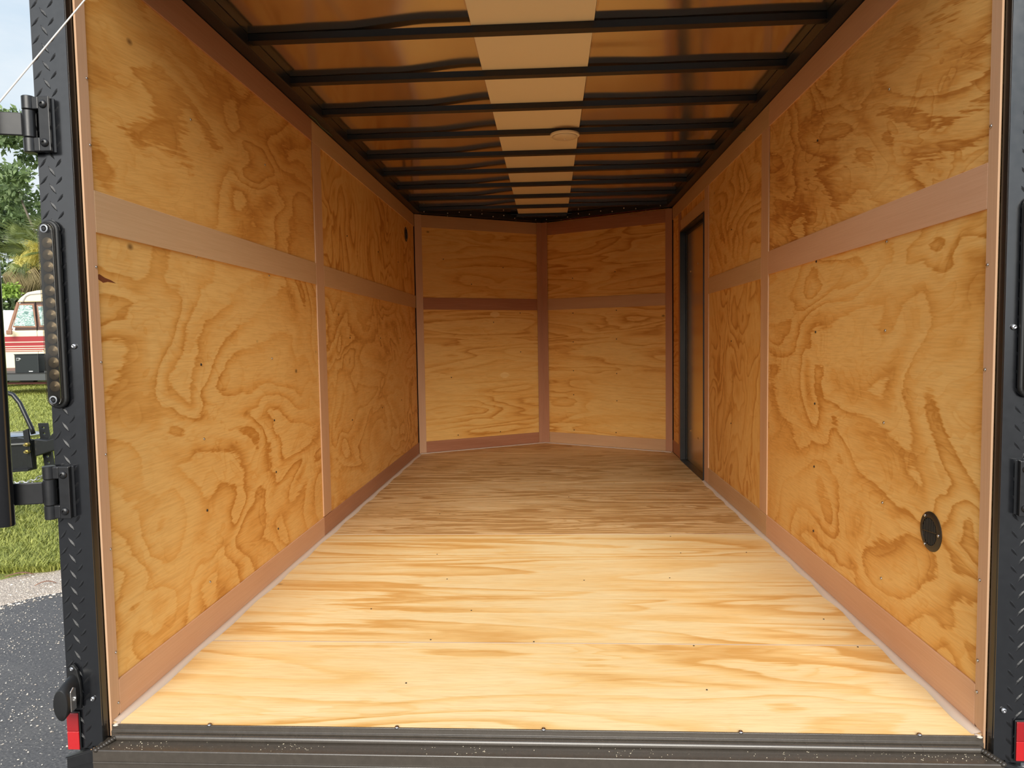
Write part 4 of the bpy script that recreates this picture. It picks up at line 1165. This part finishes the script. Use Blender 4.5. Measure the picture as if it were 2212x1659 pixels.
vput('maroon_band', [(-18.6,0.80),(-16.66,0.80),(-16.30,1.12),(-13.3,1.12),(-13.3,1.30),(-18.6,1.30)], -0.012, -0.0005, M_mar)
for z0, x1 in ((1.10,-16.55),(0.96,-16.48),(0.885,-16.60),(0.82,-16.64)):
    vput('pinstripe', [(-18.6,z0),(x1,z0),(x1+0.02,z0+0.026),(-18.6,z0+0.026)], -0.018, -0.0125, M_cm)
vput('stripe_angle', [(-16.70,0.80),(-16.64,0.80),(-16.28,1.13),(-13.3,1.13),(-13.3,1.16),(-16.32,1.16)], -0.018, -0.0125, M_cm)
vput('rocker', [(-19.0,0.10),(-13.3,0.10),(-13.3,0.27),(-19.0,0.27)], -0.012, -0.0005, simple('rocker_brown', (0.20,0.12,0.10), 0.4))
# mirror
mb = MB(); mb.box(-0.10, 0.10, -0.30, -0.22, 0.0, 0.16); mb.v = [(x + vx(-17.62)-vx(-16.2), y, z + vz(1.36)-GZ) for x, y, z in mb.v]; mir = put('side_mirror', mb, M_tanb, mh, bevel=0.03)
mb = MB(); mb.tube([(vx(-17.70)-vx(-16.2),-0.01,vz(1.55)-GZ),(vx(-17.66)-vx(-16.2),-0.2,vz(1.46)-GZ),(vx(-17.62)-vx(-16.2),-0.26,vz(1.44)-GZ)], 0.025, 8); put('mirror_arm', mb, M_tanb, mir)
for x in (-18.6, -14.4):
    for y in (0.08, WD-0.08):
        mb = MB(); mb.lathe([(0.10,-0.10),(0.32,-0.10),(0.36,-0.05),(0.36,0.05),(0.32,0.10),(0.10,0.10)], frame((vx(x)-vx(-16.2), y, 0.362), (1,0,0), (0,0,1), (0,-1,0)), 28); put('wheel', mb, M_rubber, mh, smooth='auto')
# white van further back
wv_ = empty('white_van', (-22.8, 25.2, GZ)); tag(wv_, 'white van roof edge far behind the motorhome', 'van')
mb = MB(); mb.prism([(-2.6,0.4),(2.0,0.4),(2.0,2.75),(1.8,2.9),(-0.9,2.9),(-1.6,1.75),(-2.6,1.4)], 0.0, 1.9, 'y'); put('body', mb, simple('van_white', (0.78,0.80,0.82), 0.3), wv_, bevel=0.05)
mb = MB(); mb.prism([(-1.25,1.75),(0.2,1.75),(0.2,2.35),(-0.85,2.35)], -0.02, -0.001, 'y'); put('window', mb, M_rubber, wv_)
for x in (-1.8, 1.2):
    for y in (0.1, 1.8):
        mb = MB(); mb.lathe([(0.1,-0.1),(0.33,-0.1),(0.36,0.0),(0.33,0.1),(0.1,0.1)], frame((x, y, 0.362), (1,0,0), (0,0,1), (0,-1,0)), 24); put('wheel', mb, M_rubber, wv_, smooth='auto')

# ================================================================== trees
M_bark = NT('bark'); v0 = M_bark.coord(seed=False); M_bark.P(Base_Color=M_bark.mix(M_bark.noise(v0, 8.0, 4.0), (0.10,0.085,0.065,1), (0.27,0.23,0.18,1)), Roughness=0.9); M_bark = M_bark.m
M_leafA = leafmat('leaf_tree', (0.07,0.12,0.045), (0.28,0.38,0.16), 0.7, 0.35)
M_leafB = leafmat('leaf_far', (0.045,0.08,0.032), (0.19,0.27,0.10), 0.5, 0.3)
def leaf_cloud(blobs, n, size):
    """little pointed leaves scattered through several overlapping blobs"""
    w = np.array([b[3]**3*b[4] for b in blobs]); w = w/w.sum()
    idx = rng.choice(len(blobs), n, p=w)
    B = np.array([b[:4] for b in blobs])[idx]; SQ = np.array([b[4] for b in blobs])[idx]
    d = rng.normal(size=(n,3)); d /= np.linalg.norm(d, axis=1)[:,None]
    r = B[:,3]*(rng.random(n)**0.45)
    c = B[:,:3] + d*r[:,None]*np.stack([np.ones(n), np.ones(n), SQ], 1)
    u = rng.normal(size=(n,3)); u[:,2] -= 0.6; u /= np.linalg.norm(u, axis=1)[:,None]
    t = rng.normal(size=(n,3)); t -= u*(u*t).sum(1)[:,None]; t /= np.linalg.norm(t, axis=1)[:,None]
    s = size*(0.6 + 0.8*rng.random(n))[:,None]
    v = np.stack([c, c + u*s*.5 + t*s*.22, c + u*s, c + u*s*.5 - t*s*.22], 1)
    return v.reshape(-1,3).tolist(), [(4*i,4*i+1,4*i+2,4*i+3) for i in range(n)]
def tree(loc, h, blobs, n, size, mat, label, branches=(), trunk_r=0.22):
    T = empty('tree', loc); tag(T, label, 'tree', 'trees beyond the lawn')
    mb = MB(); mb.tube([(0,0,0),(0.1,0,h*0.25),(-0.1,0.1,h*0.5),(0.15,0,h*0.85)], [trunk_r, trunk_r*.8, trunk_r*.6, trunk_r*.2], 10)
    put('trunk', mb, M_bark, T, smooth=True)
    for b in branches:
        mb = MB(); mb.tube(b, [trunk_r*.4*(1-0.8*i/(len(b)-1)) for i in range(len(b))], 8); put('branch', mb, M_bark, T, smooth=True)
    v, f = leaf_cloud(blobs, n, size)
    me = bpy.data.meshes.new('crown'); me.from_pydata(v, [], f); me.materials.append(mat)
    o = bpy.data.objects.new('crown', me); COL.objects.link(o); o.parent = T; o['kind'] = 'stuff'
    return T
def blobs(n, cx, cy, cz, rx, rz, r0, r1, sq=0.75):
    out = []
    for i in range(n):
        a = random.random()*2*PI; q = math.sqrt(random.random())
        out.append((cx + rx*q*math.cos(a), cy + rx*q*math.sin(a), cz + rz*random.uniform(-1,1), random.uniform(r0, r1), sq))
    return out
random.seed(21)
tree((-26.5, 35.0, GZ), 12.5, blobs(22, 0.2,0,9.4, 2.9,3.2, 0.5,1.0) + [(0.2,0,13.6,0.8,.8),(1.2,0,14.4,0.7,.8),(1.9,0,13.4,0.7,.8),(-1.4,0,13.4,0.8,.8),(2.2,0,12.2,0.6,.8)], 7000, 0.34, M_leafA,
     'tall loose green tree above the palms, its crown against the sky', [[(0,0,5),(1.2,-0.2,7.6),(1.9,-0.3,10.0)], [(0,0,6),(-1.3,0.2,9.0),(-1.9,0.2,11)]])
tree((-37.5, 48.0, GZ), 13.0, blobs(30, 0,0,8.0, 4.6,4.4, 1.2,2.2), 11000, 0.50, M_leafB, 'dark green tree standing far behind the tall loose tree', [[(0,0,5),(2.0,0,8.0),(3.0,0,10)]], 0.3)
tree((-29.0, 45.0, GZ), 10.0, blobs(26, 0,0,5.8, 3.6,3.4, 1.0,1.9), 10000, 0.42, M_leafB, 'bushy green tree low behind the palms, right of the dark one', [[(0,0,3),(1.0,0,5.0),(1.6,0,6.5)]])

M_palm = leafmat('palm_leaf', (0.060,0.085,0.022), (0.26,0.31,0.10), 1.5, 0.25, 0.42)
M_palm_d = leafmat('palm_dry', (0.20,0.15,0.07), (0.46,0.37,0.19), 1.5, 0.15, 0.7)
M_flow = leafmat('palm_flower', (0.56,0.50,0.10), (0.88,0.80,0.30), 2.0, 0.3, 0.7)
def frond_mesh(name, mat, R=0.95, n=30, droop=0.25, span=2.55, stalk=0.9):
    mb = MB()
    mb.tube([(0,0,0),(stalk*.55,0,0.05),(stalk,0,0)], [0.022,0.016,0.012], 5)
    for i in range(n):
        a = (-span/2 + span*i/(n-1)); r = R*(1 - 0.28*(abs(a)/(span/2))**2)*random.uniform(.92, 1.05)
        ca, sa = math.cos(a), math.sin(a); w = 0.020
        z1 = 0.04 - 0.10*abs(a)/span; z2 = z1 - droop*r*random.uniform(.6, 1.4)
        p0 = (stalk-0.03, 0, 0); p1 = (stalk + r*.55*ca, r*.55*sa, z1); p2 = (stalk + r*.97*ca, r*.97*sa, z2)
        vs = [p0, (p1[0]+w*sa, p1[1]-w*ca, p1[2]), (p1[0], p1[1], p1[2]+0.012), (p1[0]-w*sa, p1[1]+w*ca, p1[2]), p2]
        mb.add(vs, [(0,1,2),(0,2,3),(1,4,2),(2,4,3)])
    me = bpy.data.meshes.new(name); me.from_pydata(mb.v, [], mb.f); me.materials.append(mat); return me
FR = [frond_mesh('frond', M_palm, droop=d) for d in (0.15, 0.3, 0.5)]
FD = [frond_mesh('dry_frond', M_palm_d, droop=d, span=2.0) for d in (0.5, 0.8)]
def flower_mesh():
    mb = MB()
    for i in range(170):
        a = random.random()*2*PI; q = random.random()
        b = Vector((0.75*q + 0.05, 0, 0.10*math.sin(q*PI)))
        d = Vector((random.uniform(.0,.5), random.uniform(-.5,.5), random.uniform(-.45,.25)))*random.uniform(.4,.9)
        e_ = b + d
        w = 0.012
        mb.add([tuple(b), tuple(b.lerp(e_, .5)+Vector((0,w,0.02))), tuple(e_), tuple(b.lerp(e_, .5)-Vector((0,w,-0.02)))], [(0,1,2,3)])
        for j in range(3):
            f_ = b.lerp(e_, random.uniform(.4, 1)); g_ = f_ + Vector((random.uniform(-.09,.09), random.uniform(-.09,.09), random.uniform(-.10,.03)))
            mb.add([tuple(f_), tuple(f_.lerp(g_,.5)+Vector((0.010,0.010,0))), tuple(g_), tuple(f_.lerp(g_,.5)-Vector((0.010,0.010,0)))], [(0,1,2,3)])
    me = bpy.data.meshes.new('flower_spray'); me.from_pydata(mb.v, [], mb.f); me.materials.append(M_flow); return me
FW = flower_mesh()
def palm(loc, h, label, nf=20, nd=8, fl=5, scale=1.0, phase=0.0):
    T = empty('fan_palm', loc); tag(T, label, 'palm', 'fan palms beyond the lawn')
    mb = MB(); mb.tube([(0,0,0),(0.04,0,h*.4),(0,0.03,h*.8),(0,0,h)], [0.17,0.14,0.15,0.12], 12); put('trunk', mb, M_bark, T, smooth=True)
    def add(nm, me, az, el, roll, s):
        M = Matrix.Translation((0,0,h)) @ Matrix.Rotation(az, 4, 'Z') @ Matrix.Rotation(-el, 4, 'Y') @ Matrix.Rotation(roll, 4, 'X') @ Matrix.Scale(s, 4)
        place(nm, me, T, M)
    for i in range(nf):
        az = phase + i*2.39996; el = math.radians(72 - 100*(i/nf)) + random.uniform(-.1,.1)
        add('frond', FR[i % 3], az, el, random.uniform(-.5,.5), scale*random.uniform(.9,1.15))
    for i in range(nd):
        add('dry_frond', FD[i % 2], phase + 1 + i*2.39996, math.radians(-38 - 35*random.random()), random.uniform(-.4,.4), scale*random.uniform(.8,1.0))
    for i in range(fl):
        add('flower_spray', FW, -0.95 + (i-fl/2)*0.26, math.radians(random.uniform(-38, 34)), random.uniform(-.4,.4), scale*1.15)
    return T
palm((-21.5, 28.4, GZ), 5.5, 'fan palm with yellow flower sprays above the motorhome', 18, 14, 15, 1.0, 0.2)
palm((-21.6, 31.4, GZ), 6.6, 'taller fan palm with stiff dark fans, right of the flowering one', 22, 6, 0, 1.15, 1.1)
palm((-24.6, 31.0, GZ), 5.6, 'low fan palm with dry hanging skirt, left of the flowering one', 18, 12, 3, 1.05, 2.0)
# understory behind the motorhome
def bush(loc, b, n, size, mat, label):
    T = empty('bush', loc); tag(T, label, 'bush', 'bushes under the palms')
    mb = MB(); mb.tube([(0,0,0),(0.05,0,0.6),(0.1,0,1.2)], [0.06,0.05,0.02], 8); put('stem', mb, M_bark, T)
    v, f = leaf_cloud(b, n, size); me = bpy.data.meshes.new('foliage'); me.from_pydata(v, [], f); me.materials.append(mat)
    o = bpy.data.objects.new('foliage', me); COL.objects.link(o); o.parent = T; o['kind'] = 'stuff'
random.seed(5)
bush((-22.3, 27.2, GZ), blobs(5, -0.25,0,3.85, 0.34,0.18, 0.2,0.30), 600, 0.16, leafmat('leaf_bright', (0.14,0.24,0.03), (0.36,0.50,0.09), 1.0, 0.3), 'bright green bush beneath the yellow palm flowers')
bush((-20.6, 33.6, GZ), blobs(16, 0,0,2.6, 1.8,2.2, 0.6,1.0), 6000, 0.24, M_leafB, 'dark bush behind the motorhome roof')
bush((-25.6, 34.4, GZ), blobs(18, 0,0,2.0, 2.2,1.7, 0.7,1.1), 7000, 0.26, M_leafB, 'dark bush left of the motorhome, under the low palm')

# ================================================================== litter on the gravel
M_litter = leafmat('dead_leaf', (0.22,0.09,0.06), (0.42,0.22,0.14), 8.0, 0.1, 0.7)
def dead_leaf(p, a, L_, w, label):
    mb = MB(); ca, sa = math.cos(a), math.sin(a)
    vs = []; n = 6
    for i in range(n+1):
        t = i/n; ww = w*math.sin(PI*min(1, 0.06+t*0.94))
        c = Vector((L_*(t-.5)*ca - 0.02*math.sin(t*PI)*sa, L_*(t-.5)*sa + 0.02*math.sin(t*PI)*ca, 0.006 + 0.012*math.sin(t*PI)))
        vs += [tuple(c + Vector((-sa*ww, ca*ww, 0.004))), tuple(c), tuple(c - Vector((-sa*ww, ca*ww, -0.004)))]
    fs = []
    for i in range(n):
        b = 3*i; fs += [(b,b+1,b+4,b+3),(b+1,b+2,b+5,b+4)]
    mb.add(vs, fs); o = put('dead_leaf', mb, M_litter, smooth=True); o.location = p; tag(o, label, 'leaf', 'fallen leaves by the lawn edge')
    s = o.modifiers.new('thick', 'SOLIDIFY'); s.thickness = 0.001
dead_leaf((-3.02, 2.37, GZ+0.006), 0.5, 0.11, 0.008, 'single reddish fallen leaf lying on the gravel strip')
dead_leaf((-3.02, 2.78, GZ+0.014), -0.15, 0.14, 0.016, 'brown fallen leaf at the lawn edge nearest the post')
dead_leaf((-3.28, 2.50, GZ+0.014), 0.3, 0.16, 0.014, 'dark brown curled leaf at the lawn edge')
M_twig = simple('dry_straw', (0.50, 0.40, 0.24), 0.8)
for i, (x, y, a) in enumerate(((-2.18, 1.46, 0.9), (-2.15, 1.50, 2.4))):
    mb = MB(); mb.tube([(-0.04*math.cos(a),-0.04*math.sin(a),0.004),(0,0,0.010),(0.05*math.cos(a+.4),0.05*math.sin(a+.4),0.004)], 0.002, 6); o = put('twig', mb, M_twig, smooth=True); o.location = (x, y, GZ)
    tag(o, 'dry straw-coloured twig on the asphalt by the left post' if i == 0 else 'second dry twig crossing the first on the asphalt', 'twig', 'twigs on the asphalt')
